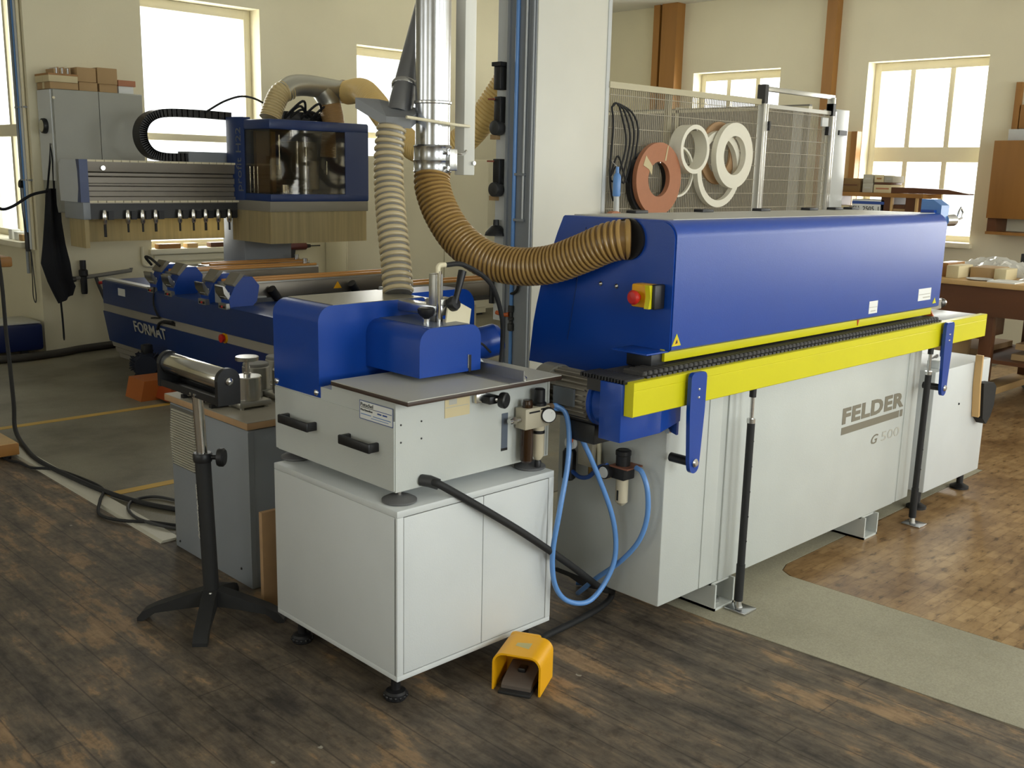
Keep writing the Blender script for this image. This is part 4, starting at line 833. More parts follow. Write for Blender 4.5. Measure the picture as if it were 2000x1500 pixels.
sp_ = MB().box(1.95, 5.2, 1.40, 2.15, 5.42, 1.70, bev=0.01).cyl((2.05, 5.12, 1.33), (2.05, 5.12, 1.55), 0.05).build('spindle', GANTRYALU, hd)
C('spindle_nose', CHROME, sp_, (1.80, 5.12, 1.30), (1.80, 5.12, 1.365), 0.035)
for k, x in enumerate((1.60, 1.615, 1.63)): C('guide_rod', CHROME, hd, (x, 5.30 - 0.03 * k, 1.30), (x, 5.30 - 0.03 * k, 1.50), 0.004, seg=8)
B('inner_panel', mat('brown_inner_panel', (132, 106, 70), 0.5), hd, 1.66, 5.30, 1.30, 1.83, 5.34, 1.77)
for x, za, zb in ((1.74, 1.48, 1.74), (1.90, 1.50, 1.70), (2.17, 1.45, 1.55), (1.98, 1.30, 1.66)): C('valve_rod', STEEL, hd, (x, 5.10, za), (x, 5.10, zb), 0.006, seg=8)
B('head_skirt_holder', mat('taupe_holder', (138, 132, 118), 0.5), hd, x0 - 0.01, y0 - 0.004, 1.165, 2.465, y1 - 0.02, 1.242, bev=0.004)
B('head_skirt_bristles', BRISTLE, hd, x0 - 0.005, y0 + 0.002, 0.925, 2.45, y1 - 0.03, 1.166)
# dust pipes on the head
yp = MB().tube(smooth([(1.86, 5.2, 2.07), (1.93, 5.2, 2.115), (2.05, 5.2, 2.13), (2.22, 5.2, 2.12), (2.42, 5.2, 2.105)]), 0.082, 20).tube(smooth([(2.2, 5.2, 2.1), (2.25, 5.19, 2.03), (2.27, 5.18, 1.98)]), 0.084, 20).build('branch_pipe', mat('dusty_aluminium', (176, 174, 162), 0.35, 0.8), m)
MB().lathe([(0.086, 0), (0.092, 0.004), (0.092, 0.03), (0.086, 0.034)], (2.385, 5.2, 2.108), (1, 0, -0.08), 24).build('pipe_clip', mat('brown_clip', (128, 108, 80), 0.5), yp)
MB().hose([(1.90, 5.2, 2.09), (1.82, 5.2, 2.05), (1.76, 5.19, 1.96), (1.715, 5.18, 1.86)], 0.078, 0.022, 0.005, 20).build('head_hose', mat('pale_straw_hose', (196, 176, 128), 0.4), m)
MB().hose([(2.26, 5.18, 2.0), (2.285, 5.17, 1.86), (2.275, 5.17, 1.72), (2.26, 5.17, 1.58)], 0.088, 0.01, 0.0012, 20).build('head_hose', mat('brown_smooth_hose', (158, 124, 78), 0.45), m)
for k in range(7):
    a = random.uniform(1.85, 2.35)
    MB().tube(smooth([(a, 5.3, 1.85), (a + 0.08, 5.22 - 0.02 * k, 1.93 + 0.012 * k), (a + 0.2, 5.25, 1.90), (a + 0.28, 5.32, 1.85)]), 0.010, 8).build('head_cable', RUBBER, m)
MB().tube(smooth([(1.40, 5.6, 1.90), (1.52, 5.5, 1.99), (1.66, 5.45, 2.03), (1.80, 5.4, 1.98), (1.85, 5.35, 1.86)]), 0.008, 8).build('head_cable', RUBBER, m)
MB().box(1.84, 5.26, 1.85, 2.40, 5.45, 1.93, bev=0.01).build('valve_block', BLACK, m)
t = MB().hose([(2.42, 5.15, 2.10), (2.30, 4.80, 2.09), (2.18, 4.50, 2.0), (2.10, 4.15, 1.80), (2.05, 3.85, 1.66), (2.05, 3.60, 1.62), (2.06, 3.40, 1.67), (2.09, 3.24, 1.79), (2.13, 3.12, 1.94), (2.18, 3.0, 2.15), (2.25, 2.98, 2.5)], 0.092, 0.024, 0.004, 24).build('extraction_hose', TANHOSE)
tag(t, 'light golden ribbed hose sagging from machining centre up towards the white pillar', 'hose')

# consoles (support beams) on the bed, each with blue control heads
def console(cx0, cx1, cy, label, heads, warn=False):
    t = thing('support_console', label, 'support beam', ((cx0 + cx1) / 2, cy, 0.612), 'support beams across the blue bed')
    MB().box(cx0, cy - 0.07, 0.63, cx1, cy + 0.07, 0.735, bev=0.004).build('beam', GANTRYALU, t)
    MB().box(cx0 + 0.05, cy - 0.10, 0.612, cx1 - 0.05, cy + 0.10, 0.64).build('slide_base', DARKGREY, t)
    MB().prism([(cx0 - 0.02, 0.614), (cx0 + 0.30, 0.614), (cx0 + 0.28, 0.65), (cx0 + 0.14, 0.66), (cx0 + 0.10, 0.735), (cx0 - 0.02, 0.735)], 'y', cy - 0.085, cy + 0.085).build('end_casting', mat('grey_casting', (156, 156, 152), 0.45), t)
    MB().box(cx0, cy - 0.068, 0.735, cx1, cy + 0.068, 0.752).build('top_rail', ALU, t)
    for s in (-1, 1): MB().box(cx0 + 0.03, cy + s * 0.062 - 0.012, 0.748, cx1 - 0.02, cy + s * 0.062 + 0.012, 0.766, bev=0.003).build('wood_strip', mat('bright_orange_wood', (206, 146, 74), 0.4, var=0.2, scale=9, aniso=(0.15, 1, 1)) if 'bright_orange_wood' not in MATS else MATS['bright_orange_wood'], t)
    MB().box(cx0 + 0.1, cy - 0.02, 0.752, cx1 - 0.1, cy + 0.02, 0.756).build('centre_groove', STEEL, t)
    C('stop_pin', STEEL, t, (cx1 - 0.08, cy, 0.755), (cx1 - 0.08, cy, 0.80), 0.018, seg=14)
    for xx in (cx0 + 0.30, cx0 + 0.95):
        if xx < cx1 - 0.2 and warn: MB().tube([(xx + 0.06, cy - 0.10, 0.60 + 0.03), (xx, cy - 0.12, 0.70)], [0.03, 0.03], 14).build('dark_clamp', BLACK, t)
    if warn: MB().prism([(cx0 + 0.83, 0.665), (cx0 + 0.90, 0.665), (cx0 + 0.865, 0.715)], 'y', cy - 0.0725, cy - 0.071).build('warning_triangle', SAFETY, t)
    for hy in heads:
        xa = cx0 - 0.085
        h_ = MB().prism([(xa + 0.12, 0.612), (xa + 0.03, 0.60), (xa + 0.02, 0.66), (xa + 0.06, 0.74), (xa + 0.12, 0.80), (xa + 0.19, 0.80), (xa + 0.24, 0.74), (xa + 0.22, 0.64), (xa + 0.19, 0.612)], 'y', hy - 0.055, hy + 0.055).build('control_head', BLUE, t)
        MB().prism([(xa + 0.06, 0.742), (xa + 0.118, 0.802), (xa + 0.13, 0.815), (xa + 0.10, 0.825), (xa + 0.045, 0.755)], 'y', hy - 0.06, hy + 0.062).build('head_cap', mat('taupe_cap', (120, 114, 100), 0.4) if 'taupe_cap' not in MATS else MATS['taupe_cap'], h_)
        MB().prism([(xa + 0.022, 0.655), (xa - 0.012, 0.70), (xa - 0.02, 0.745), (xa - 0.008, 0.748), (xa + 0.035, 0.68)], 'y', hy - 0.05, hy + 0.06).build('operating_lever', STEEL, h_)
        MB().box(xa + 0.005, hy - 0.04, 0.675, xa + 0.032, hy + 0.035, 0.705).build('display', PAPER, h_)
        MB().box(xa, hy - 0.05, 0.598, xa + 0.06, hy + 0.05, 0.635).build('valve_plate', ALU, h_)
        for k in (-0.025, 0.0, 0.025): MB().ball((xa - 0.002, hy + k, 0.612), 0.0085, 8).build('valve_button', BLACK if k else RED, h_)
    return t
console(0.76, 1.98, 5.02, 'second support beam from the window with two blue control heads at left end', (5.13, 4.86))
console(0.74, 2.16, 4.22, 'front support beam with two blue control heads and warning triangle', (4.33, 4.06), True)
console(1.20, 2.12, 5.36, 'rearmost pale support beam under the gantry beside the window', ())
console(1.55, 2.62, 3.48, 'short support beam behind the compact trimming machine', ())
t = thing('bed_cable', 'thin black cable drooping over the blue bed of machining centre', 'cable', (0.67, 5.1, 0.4))
MB().tube(smooth([(0.76, 5.28, 0.78), (0.70, 5.24, 0.84), (0.69, 5.14, 0.84), (0.72, 5.06, 0.79)]), 0.010, 8).build('cable', RUBBER, t)
MB().tube(smooth([(0.68, 5.08, 0.64), (0.672, 5.09, 0.52), (0.668, 5.03, 0.45), (0.67, 5.0, 0.43), (0.672, 5.08, 0.42), (0.68, 5.15, 0.41)]), 0.006, 8).build('cable', RUBBER, t)
MB().tube(smooth([(0.672, 4.80, 0.42), (0.66, 4.90, 0.415), (0.668, 5.0, 0.39), (0.672, 5.05, 0.34)]), 0.010, 8).build('cable', RUBBER, t)
# dark spiky brush wheel and orange box on the floor in front of the bed
bw = MB().lathe([(0.03, -0.05), (0.075, -0.05), (0.095, -0.02), (0.1, 0.0), (0.095, 0.02), (0.075, 0.05), (0.03, 0.05)], (0.56, 5.0, 0.10), (0.5, 0.86, 0), 24)
for k in range(70):
    a = random.uniform(0, 2 * PI); b_ = random.uniform(-0.04, 0.04); dv = Vector((-0.86 * math.cos(a), 0.5 * math.cos(a), math.sin(a))); o = Vector((0.56, 5.0, 0.10)) + Vector((0.5, 0.86, 0)) * b_
    if (o + dv * 0.12).z > 0.005: bw.tube([o + dv * 0.08, o + dv * random.uniform(0.11, 0.13)], [0.008, 0.004], 5)
t = thing('caster_wheel', 'dark blue spiky caster wheel beneath the blue machining bed', 'wheel', (0.56, 5.0, 0.0))
bw.build('wheel', mat('blue_black_rubber', (18, 24, 40), 0.8), t)
MB().box(0.53, 4.97, 0.15, 0.60, 5.03, 0.25, bev=0.01).build('caster_fork', BLACK, t)
t = thing('pedal_box', 'orange plastic box on the floor behind the roller stand', 'box', (0.35, 4.45, 0))
MB().prism([(0.20, 0.002), (0.23, 0.002 + 0.13), (0.55, 0.13), (0.52, 0.002)], 'y', 4.32, 4.55).build('box', mat('brown_orange_plastic', (168, 92, 34), 0.5), t)
MB().prism([(0.30, 0.02), (0.33, 0.10), (0.55, 0.10), (0.52, 0.02)], 'y', 4.15, 4.32).build('box_nose', mat('dark_orange_plastic', (150, 62, 18), 0.5), t)

# ------------------------------------------------------------------ pillar with supply lines
m = thing('service_pillar', 'tall white sheet metal pillar with blue supply line left of the fence', 'pillar', (2.33, 2.78, 0))
B('casing', mat('white_pillar_sheet', (222, 220, 208), 0.4, var=0.03), m, 2.0, 2.60, 0, 2.655, 2.84, H, bev=0.003)
B('edge_trim', WHITE, m, 2.63, 2.594, 0, 2.662, 2.60, H)
MB().box(1.985, 2.61, 0, 2.0, 2.835, H).box(1.97, 2.815, 0, 1.99, 2.835, H).box(1.97, 2.61, 0, 1.99, 2.625, H).build('cable_channel', CABGREY, m)
MB().tube([(1.975, 2.755, 0.62), (1.975, 2.755, 1.14), (1.975, 2.745, H)], 0.013, 14).tube([(1.975, 2.755, 0.0), (1.975, 2.755, 0.50)], 0.012, 14).build('blue_air_pipe', AIRBLUE, m)
MB().tube([(1.975, 2.675, 1.20), (1.975, 2.67, H)], 0.007, 10).build('white_conduit', WHITE, m)
for z in (1.48, 1.20): B('pipe_clip', CABGREY, m, 1.965, 2.66, z, 1.985, 2.775, z + 0.015)
vl = MB().lathe([(0.018, 0.50), (0.022, 0.505), (0.022, 0.545), (0.014, 0.55), (0.014, 0.565), (0.020, 0.57), (0.020, 0.585), (0.013, 0.59), (0.013, 0.62), (0.02, 0.625), (0.021, 0.66), (0.016, 0.665)], (1.975, 2.755, 0.0), (0, 0, 1), 16).build('shut_off_valve', DARKGREY, m)
MB().tube([(1.965, 2.765, 0.605), (1.95, 2.80, 0.60), (1.945, 2.86, 0.61)], [0.016, 0.012, 0.014], 10).build('valve_lever', ORANGE, vl)
MB().tube(smooth([(1.97, 2.755, 0.74), (1.965, 2.72, 0.75), (1.965, 2.69, 0.78), (1.97, 2.685, 0.86)]), 0.009, 8).build('black_pipe_bend', RUBBER, m)
B('back_plate', WHITE, m, 2.0, 2.84, 0.55, 2.35, 2.95, H)
for (z, n_) in ((1.80, 0), (1.42, 1)):
    sk = MB().box(1.955, 2.87, z, 2.0, 2.93, z + 0.16, bev=0.004).build('socket_box', BLACK, m)
    MB().cyl((1.99, 2.9, z - 0.03), (1.93, 2.9, z - 0.03), 0.045, seg=24, bev=0.004).build('socket_flap', DARKGREY, sk)
    MB().box(1.96, 2.915, z - 0.10, 2.0, 2.965, z - 0.07).build('brown_tag', CARD, sk)
    MB().box(1.94, 2.92, z + 0.14, 1.97, 2.97, z + 0.15).build('red_tab', mat('dull_red', (140, 70, 50), 0.5) if 'dull_red' not in MATS else MATS['dull_red'], sk)
B('black_switch_box', BLACK, m, 1.94, 2.86, 2.00, 2.0, 2.92, 2.14, bev=0.004)
B('switch_lid', BLACK, m, 1.93, 2.85, 2.14, 2.0, 2.93, 2.165)
MB().lathe([(0.075, 0), (0.07, 0.02), (0.035, 0.06), (0.02, 0.065), (0.018, 0.10)], (1.965, 2.90, 1.10), (0, 0, 1), 10).build('black_bell', BLACK, m)
MB().tube([(1.97, 2.935, 0.66), (1.97, 2.935, 0.86)], 0.018, 10).build('black_plug', BLACK, m)

# ------------------------------------------------------------------ safety fence, gate and partition
def mesh_panel(axis, c, a0, a1, z0, z1, pitch, d, hp):
    mb = MB(); a = a0
    while a <= a1:
        if axis == 'y': mb.box(a - d / 2, c - d / 2, z0, a + d / 2, c + d / 2, z1)
        else: mb.box(c - d / 2, a - d / 2, z0, c + d / 2, a + d / 2, z1)
        a += pitch
    z = z0
    while z <= z1 + 0.001:
        if axis == 'y': mb.box(a0, c - d * 1.4, z - d / 2, a1, c - d / 2, z + d / 2)
        else: mb.box(c - d * 1.4, a0, z - d / 2, c - d / 2, a1, z + d / 2)
        z += hp
    return mb
m = thing('safety_fence', 'beige wire mesh safety fence with coils of edging hung on it', 'fence', (3.5, 2.6, 0))
mesh_panel('y', 2.60, 2.67, 4.42, 0.12, 2.06, 0.021, 0.0052, 0.105).build('wire_mesh', FENCEW, m)
B('top_rail', mat('fence_rail', (196, 188, 158), 0.5), m, 2.66, 2.585, 2.05, 4.44, 2.615, 2.09)
B('post', MATS['fence_rail'], m, 3.32, 2.612, 0, 3.36, 2.652, 2.06)
B('bottom_rail', MATS['fence_rail'], m, 2.66, 2.585, 0.10, 4.44, 2.615, 0.14)
m = thing('fence_gate', 'aluminium framed mesh gate right of the hanging coils', 'gate', (4.98, 2.6, 0))
for x in (4.455, 5.50):
    g_ = MB().box(x, 2.57, 0, x + 0.035, 2.63, 2.17, bev=0.003).box(x + 0.045, 2.575, 0.1, x + 0.075, 2.625, 2.06, bev=0.003).build('gate_post', mat('satin_aluminium', (206, 206, 200), 0.35, 0.6) if x < 5 else MATS['satin_aluminium'], m)
B('dark_corner', DARKGREY, m, 4.45, 2.565, 2.06, 4.495, 2.635, 2.20)
B('dark_corner', BLACK, m, 5.50, 2.568, 2.02, 5.54, 2.632, 2.12)
B('gate_header', MATS['satin_aluminium'], m, 4.46, 2.58, 2.155, 5.54, 2.62, 2.19, bev=0.004)
B('gate_top_rail', MATS['satin_aluminium'], m, 4.53, 2.585, 2.03, 5.50, 2.615, 2.06)
mesh_panel('y', 2.60, 4.53, 5.50, 0.12, 2.03, 0.021, 0.0052, 0.105).build('wire_mesh', FENCEW, m)
B('latch', BLACK, m, 4.53, 2.56, 1.86, 4.55, 2.585, 1.93)
B('lock_box', BLACK, m, 5.42, 2.55, 1.86, 5.46, 2.585, 1.93)
B('white_tab', WHITE, m, 5.34, 2.57, 1.93, 5.44, 2.585, 2.0)
m = thing('switch_column', 'narrow white switch column standing right of the fence gate', 'column', (5.72, 2.62, 0))
B('panel', WHITE, m, 5.575, 2.58, 0.0, 5.80, 2.70, 2.08, bev=0.004)
B('black_handle', BLACK, m, 5.63, 2.565, 1.87, 5.76, 2.58, 1.91)
m = thing('partition', 'grey beige partition screen behind the wire fence', 'partition', (5.62, 4.6, 0))
PT = mat('taupe_partition', (118, 114, 104), 0.7, var=0.06)
B('panel', PT, m, 5.60, 2.85, 0.05, 5.64, 4.24, 2.13)
B('panel', PT, m, 5.60, 4.26, 0.05, 5.64, 6.40, 2.13)
B('post', MATS['fence_rail'], m, 5.59, 4.23, 0, 5.65, 4.27, 2.14)
B('cap_rail', MATS['fence_rail'], m, 5.59, 2.85, 2.09, 5.65, 6.40, 2.115)
B('white_stripe', WHITE, m, 5.592, 2.90, 0.05, 5.60, 3.0, 2.09)

# coils of edge banding on hooks
def coil(name, cx, cz, ro, ri, y0, y1, m_, label, extra=()):
    t = thing(name, label, 'coil of edging', (cx, (y0 + y1) / 2, cz - ro), 'coils of edging on the fence')
    MB().ring((cx, y0, cz), (0, 1, 0), ri, ro, y1 - y0, 56).build('coil', m_, t)
    h_ = MB().tube([(cx, y0 - 0.005, cz + ri - 0.006), (cx, 2.60, cz + ri - 0.006)], 0.005, 8).build('hook', STEEL, t)
    return t
t = coil('edging_coil', 3.11, 1.475, 0.245, 0.118, 2.50, 2.535, TERRA, 'terracotta edging coil with pale tape, lowest and leftmost on the fence')
MB().prism([(2.93, 1.565), (2.955, 1.63), (3.03, 1.56), (3.025, 1.50), (2.99, 1.54)], 'y', 2.497, 2.4995).build('pale_tape', CARDPALE, t)
MB().prism([(3.16, 1.60), (3.175, 1.60), (3.195, 1.70), (3.185, 1.70)], 'y', 2.497, 2.4995).build('pale_tape', CARDPALE, t)
coil('edging_coil', 3.075, 1.45, 0.225, 0.17, 2.54, 2.58, BLACK, 'black edging coil directly behind the terracotta coil')
coil('edging_coil', 3.465, 1.685, 0.168, 0.138, 2.47, 2.575, EDGEW, 'white thin-walled edging coil between terracotta coil and broad white coil')
coil('edging_coil', 3.42, 1.53, 0.178, 0.163, 2.57, 2.59, EDGEW, 'loose white edging loop hanging behind the thin-walled coil')
coil('edging_coil', 3.955, 1.655, 0.235, 0.14, 2.47, 2.515, EDGEW, 'broad cream white edging coil, rightmost of those on the fence')
coil('edging_coil', 3.86, 1.555, 0.275, 0.225, 2.53, 2.57, EDGEW, 'large hanging white edging loop behind the broad cream coil')
coil('edging_coil', 3.90, 1.67, 0.225, 0.15, 2.575, 2.592, MDF, 'brown edging coil just visible behind the broad cream coil')
t = thing('cable_bundle', 'black cables hanging in loops on the fence beside the pillar', 'cable', (2.74, 2.57, 1.4))
for k, (a, bt) in enumerate(((2.70, 1.33), (2.74, 1.45), (2.78, 1.55), (2.82, 1.62))):
    MB().tube(smooth([(2.68, 2.58, 1.93), (2.72, 2.575, 1.955), (a + 0.06, 2.57, 1.90), (a + 0.12, 2.565, 1.70 + 0.02 * k), (a + 0.04, 2.565, 1.45), (2.72 + 0.01 * k, 2.57, bt), (2.68, 2.575, 1.5), (2.70, 2.58, 1.8), (2.68, 2.58, 1.93)]), 0.0065, 8).build('cable', RUBBER, t)
t = thing('handheld_gun', 'blue and white stick tool standing on the blue hood edge beside the cables', 'tool', (2.67, 2.5, 1.2))
C('white_tube', WHITE, t, (2.70, 2.52, 1.15), (2.69, 2.52, 1.37), 0.018, seg=18)
MB().lathe([(0.024, 0), (0.026, 0.01), (0.026, 0.125), (0.02, 0.14), (0.012, 0.15), (0.010, 0.19)], (2.69, 2.52, 1.36), (0, 0, 1), 18).build('blue_grip', AIRBLUE, t)
C('hanger', STEEL, t, (2.69, 2.52, 1.55), (2.69, 2.60, 1.60), 0.004, seg=6)
t = thing('small_coil', 'small orange and cream coil half hidden behind hood left of terracotta coil', 'coil of edging', (2.62, 2.5, 1.16))
MB().ring((2.66, 2.49, 1.18), (0, 1, 0), 0.05, 0.085, 0.04, 28).build('orange_coil', TERRA, t)
MB().ring((2.76, 2.50, 1.17), (0, 1, 0), 0.05, 0.08, 0.04, 28).build('cream_coil', CARDPALE, t)
C('hook', STEEL, t, (2.66, 2.49, 1.225), (2.66, 2.6, 1.225), 0.004, seg=6)

# ------------------------------------------------------------------ back wall corner on the left
m = thing('wall_cupboard', 'grey two-door metal cupboard on the back wall carrying cardboard boxes', 'cupboard', (0.81, 6.3, 1.1))
CUP = mat('dull_grey_cupboard', (158, 158, 148), 0.55, bump=0.1)
k = MB().box(0.46, 6.17, 1.12, 1.16, 6.45, 2.035, bev=0.003).build('carcass', CUP, m)
B('door', CUP, m, 0.465, 6.155, 1.125, 0.807, 6.172, 2.03, bev=0.003)
B('door', CUP, m, 0.811, 6.155, 1.125, 1.155, 6.172, 2.03, bev=0.003)
B('white_side', WHITE, m, 0.452, 6.18, 1.36, 0.462, 6.44, 2.03)
C('hinge_dot', CREAM, m, (0.468, 6.15, 1.97), (0.468, 6.158, 1.97), 0.010, seg=10)
t = thing('wall_gauge', 'small round black rimmed gauge on the white cupboard side', 'gauge', (0.44, 6.30, 1.7))
MB().lathe([(0.055, 0), (0.058, 0.01), (0.055, 0.03), (0.045, 0.034)], (0.452, 6.30, 1.765), (-1, 0, 0), 24).build('rim', BLACK, t)
MB().lathe([(0.045, 0.0342), (0.03, 0.038), (0, 0.039)], (0.452, 6.30, 1.765), (-1, 0, 0), 24).build('glass_face', STEEL, t)
def carton(x0, y0, z0, x1, y1, z1, m_, label, grp='cartons on the wall cupboard', band=None):
    t = thing('cardboard_box', label, 'box', ((x0 + x1) / 2, (y0 + y1) / 2, z0), grp)
    b_ = MB().box(x0, y0, z0, x1, y1, z1, bev=0.003).build('box', m_, t)
    MB().box(x0 - 0.0008, (y0 + y1) / 2 - 0.02, z0 + 0.002, x1 + 0.0008, (y0 + y1) / 2 + 0.02, z1 + 0.0008).build('tape', CARDPALE, b_)
    if band: MB().box(x0 - 0.002, y0 - 0.002, z1 - 0.012, x1 + 0.002, y1, z1 + 0.002).build('lid_edge', band, b_)
    return t
carton(0.45, 6.16, 2.035, 0.66, 6.42, 2.085, CARD, 'flat brown carton at the cupboard left end, lower of two')
carton(0.44, 6.15, 2.085, 0.655, 6.42, 2.145, CARDPALE, 'flat pale carton with orange lid edge at cupboard left end', band=WOODO)
carton(0.67, 6.17, 2.035, 0.81, 6.42, 2.10, CARD, 'brown carton under the tall one left of cupboard middle')
carton(0.655, 6.16, 2.10, 0.80, 6.42, 2.205, CARD, 'tall brown carton just left of the cupboard middle')
carton(0.825, 6.17, 2.035, 0.965, 6.42, 2.095, CARD, 'low brown carton under the tall one right of cupboard middle')
carton(0.81, 6.16, 2.095, 0.965, 6.42, 2.215, CARD, 'tall brown carton just right of the cupboard middle')
carton(0.98, 6.18, 2.035, 1.10, 6.42, 2.09, PAPER, 'white box under small open tray at cupboard right end')
carton(0.975, 6.17, 2.09, 1.115, 6.42, 2.135, TERRA, 'small reddish box at the cupboard right end')
for k_ in range(9):
    xx = 0.50 + 0.014 * k_
    tag(MB().box(xx, 6.2, 2.1455, xx + 0.010, 6.36, 2.185 + 0.006 * (k_ % 3)).build('booklet', [CARD, PAPER, MDF][k_ % 3]), 'thin booklet in a row standing on flat carton at cupboard left end', 'booklet', 'booklets on the cupboard carton')
m = thing('apron', 'long black apron hanging beside the wall cupboard at left', 'apron', (0.42, 6.25, 0.5))
ap = MB(); rows = [(1.30, 0.40, 0.47, 6.22), (1.18, 0.385, 0.48, 6.21), (1.05, 0.36, 0.47, 6.18), (0.88, 0.33, 0.48, 6.16), (0.74, 0.30, 0.50, 6.14), (0.60, 0.335, 0.51, 6.13), (0.50, 0.37, 0.525, 6.12), (0.43, 0.40, 0.50, 6.12)]
pv = None
for (z, xa, xb, y) in rows:
    r_ = []
    for i in range(9):
        f = i / 8; fold = 0.022 * math.sin(f * 9.0 + z * 2)
        r_.append((ap.bm.verts.new((xa + (xb - xa) * f, y + fold, z + (0.06 * f if z < 0.55 else 0))), ap.bm.verts.new((xa + (xb - xa) * f, y + fold + 0.018, z + (0.06 * f if z < 0.55 else 0)))))
    if pv:
        for i in range(8):
            for q in (0, 1): ap.bm.faces.new((pv[i][q], pv[i + 1][q], r_[i + 1][q], r_[i][q]))
        for i in (0, 8): ap.bm.faces.new((pv[i][0], r_[i][0], r_[i][1], pv[i][1]))
    else:
        for i in range(8): ap.bm.faces.new((r_[i][0], r_[i + 1][0], r_[i + 1][1], r_[i][1]))
    pv = r_
for i in range(8): ap.bm.faces.new((pv[i][0], pv[i + 1][0], pv[i + 1][1], pv[i][1]))
ap.build('cloth', CLOTH, m)
MB().tube([(0.405, 6.23, 1.29), (0.43, 6.21, 1.50), (0.44, 6.21, 1.63), (0.452, 6.21, 1.50), (0.455, 6.23, 1.29)], 0.008, 8).build('neck_strap', CLOTH, m)
MB().tube(smooth([(0.40, 6.22, 1.28), (0.28, 6.22, 1.25), (0.14, 6.23, 1.165), (0.06, 6.24, 1.15), (0.0, 6.24, 1.22), (-0.06, 6.25, 1.28)]), 0.011, 8).build('side_strap', CLOTH, m)
MB().tube(smooth([(0.415, 6.14, 0.45), (0.42, 6.14, 0.30), (0.425, 6.15, 0.14)]), [0.012] + [0.008] * 15 + [0.005], 8).build('hanging_strap', CLOTH, m)
C('hook', STEEL, m, (0.44, 6.21, 1.63), (0.46, 6.21, 1.63), 0.008, seg=8)
# pipes and cables down the corner
m = thing('corner_pipes', 'grey and blue pipes running down the wall corner beside the left window', 'pipes', (0.375, 6.5, 0.8))
for k_, (y, r_, mm_, z0) in enumerate(((6.66, 0.012, CABGREY, 0.62), (6.60, 0.012, AIRBLUE, 0.95), (6.55, 0.014, WHITE, 0.82), (6.50, 0.012, CREAM, 0.82))):
    MB().tube([(0.372, y, z0), (0.372, y, H)], r_, 10).build('pipe', mm_, m)
MB().lathe([(0.016, 0), (0.02, 0.02), (0.02, 0.12), (0.012, 0.15)], (0.36, 6.60, 0.80), (0, 0, 1), 12).build('pipe_valve', DARKGREY, m)
MB().tube(smooth([(0.365, 6.56, 0.83), (0.36, 6.55, 0.6), (0.36, 6.56, 0.45), (0.36, 6.52, 0.40), (0.36, 6.50, 0.46), (0.365, 6.53, 0.62), (0.365, 6.55, 0.8)]), 0.004, 6).build('hanging_cord', BLACK, m)
MB().lathe([(0.03, 0), (0.033, 0.01), (0.03, 0.04), (0, 0.045)], (0.39, 6.66, 1.32), (-1, 0, 0.1), 14).build('round_switch', BLACK, m)
MB().tube(smooth([(0.36, 6.67, 1.30), (0.36, 6.66, 1.1), (0.36, 6.60, 0.9)]), 0.004, 6).build('thin_cord', BLACK, m)
for z in (1.35, 1.9): B('pipe_bracket', CABGREY, m, 0.362, 6.48, z, 0.392, 6.68, z + 0.012)
for k_, (y, mm_, sz) in enumerate(((6.82, CARD, 0.05), (6.93, PAPER, 0.065), (7.06, PAPER, 0.08))):
    tag(MB().box(0.40, y, 0.866, 0.47, y + 0.085, 0.866 + sz, bev=0.004).build('small_box', mm_), ['small brown box on the left window sill nearest the corner', 'small white box in the middle of the left sill group', 'white box on left window sill furthest from the corner'][k_], 'box', 'small boxes on the left window sill')
m = thing('floor_cabinet', 'low blue box with pale top standing by the left window wall', 'machine', (0.0, 6.4, 0))
B('body', mat('navy_box', (16, 30, 76), 0.4), m, -0.55, 6.32, 0.05, 0.335, 6.75, 0.26, bev=0.025)
B('top', LIGHTGREY, m, -0.55, 6.34, 0.26, 0.325, 6.74, 0.272, bev=0.003)
for x in (-0.4, 0.2): MB().cyl((x, 6.36, 0.03), (x, 6.40, 0.03), 0.028, seg=14).build('wheel', BLACK, m)
t = MB().tube(smooth([(-1.2, 6.3, 0.035), (-0.6, 6.15, 0.033), (-0.1, 6.18, 0.033), (0.15, 6.17, 0.033), (0.42, 6.22, 0.033), (0.62, 6.30, 0.033), (0.95, 6.36, 0.033)], 8), 0.03, 14).build('suction_hose', mat('dark_hose', (52, 48, 42), 0.6))
tag(t, 'thick dark hose lying on the floor along the back wall', 'hose')
m = thing('inlet_pipe', 'grey compressed air pipe with black filter on the back wall by the apron', 'pipe', (0.75, 6.40, 0.5))
MB().tube([(0.46, 6.40, 0.575), (0.80, 6.40, 0.60), (1.10, 6.40, 0.63), (1.10, 6.40, 0.65)], 0.016, 10).build('pipe', STONE, m)
MB().lathe([(0.022, -0.14), (0.026, -0.12), (0.026, 0.0), (0.035, 0.01), (0.035, 0.05), (0.024, 0.06), (0.024, 0.13)], (0.70, 6.39, 0.60), (0, 0, 1), 14).build('filter', BLACK, m)
for x in (0.52, 0.60): MB().lathe([(0.02, 0), (0.024, 0.02), (0.02, 0.04)], (x, 6.40, 0.58), (1, 0, 0.06), 10).build('pipe_union', DARKGREY, m)
MB().tube(smooth([(0.80, 6.40, 0.60), (0.82, 6.37, 0.5), (0.84, 6.25, 0.35), (0.90, 6.15, 0.25)]), 0.014, 10).build('drop_hose', DARKGREY, m)
C('red_tap', RED, m, (0.81, 6.37, 0.545), (0.85, 6.37, 0.545), 0.012, seg=10)
m = thing('wall_conduit', 'pale cable conduit running along the wall under the back window', 'conduit', (1.8, 6.43, 0.65))
MB().tube(smooth([(1.22, 6.43, 0.82), (1.22, 6.43, 0.70), (1.24, 6.43, 0.66), (1.30, 6.43, 0.655)]) + [Vector((2.25, 6.43, 0.66))], 0.013, 10).build('pipe', WALLG, m)
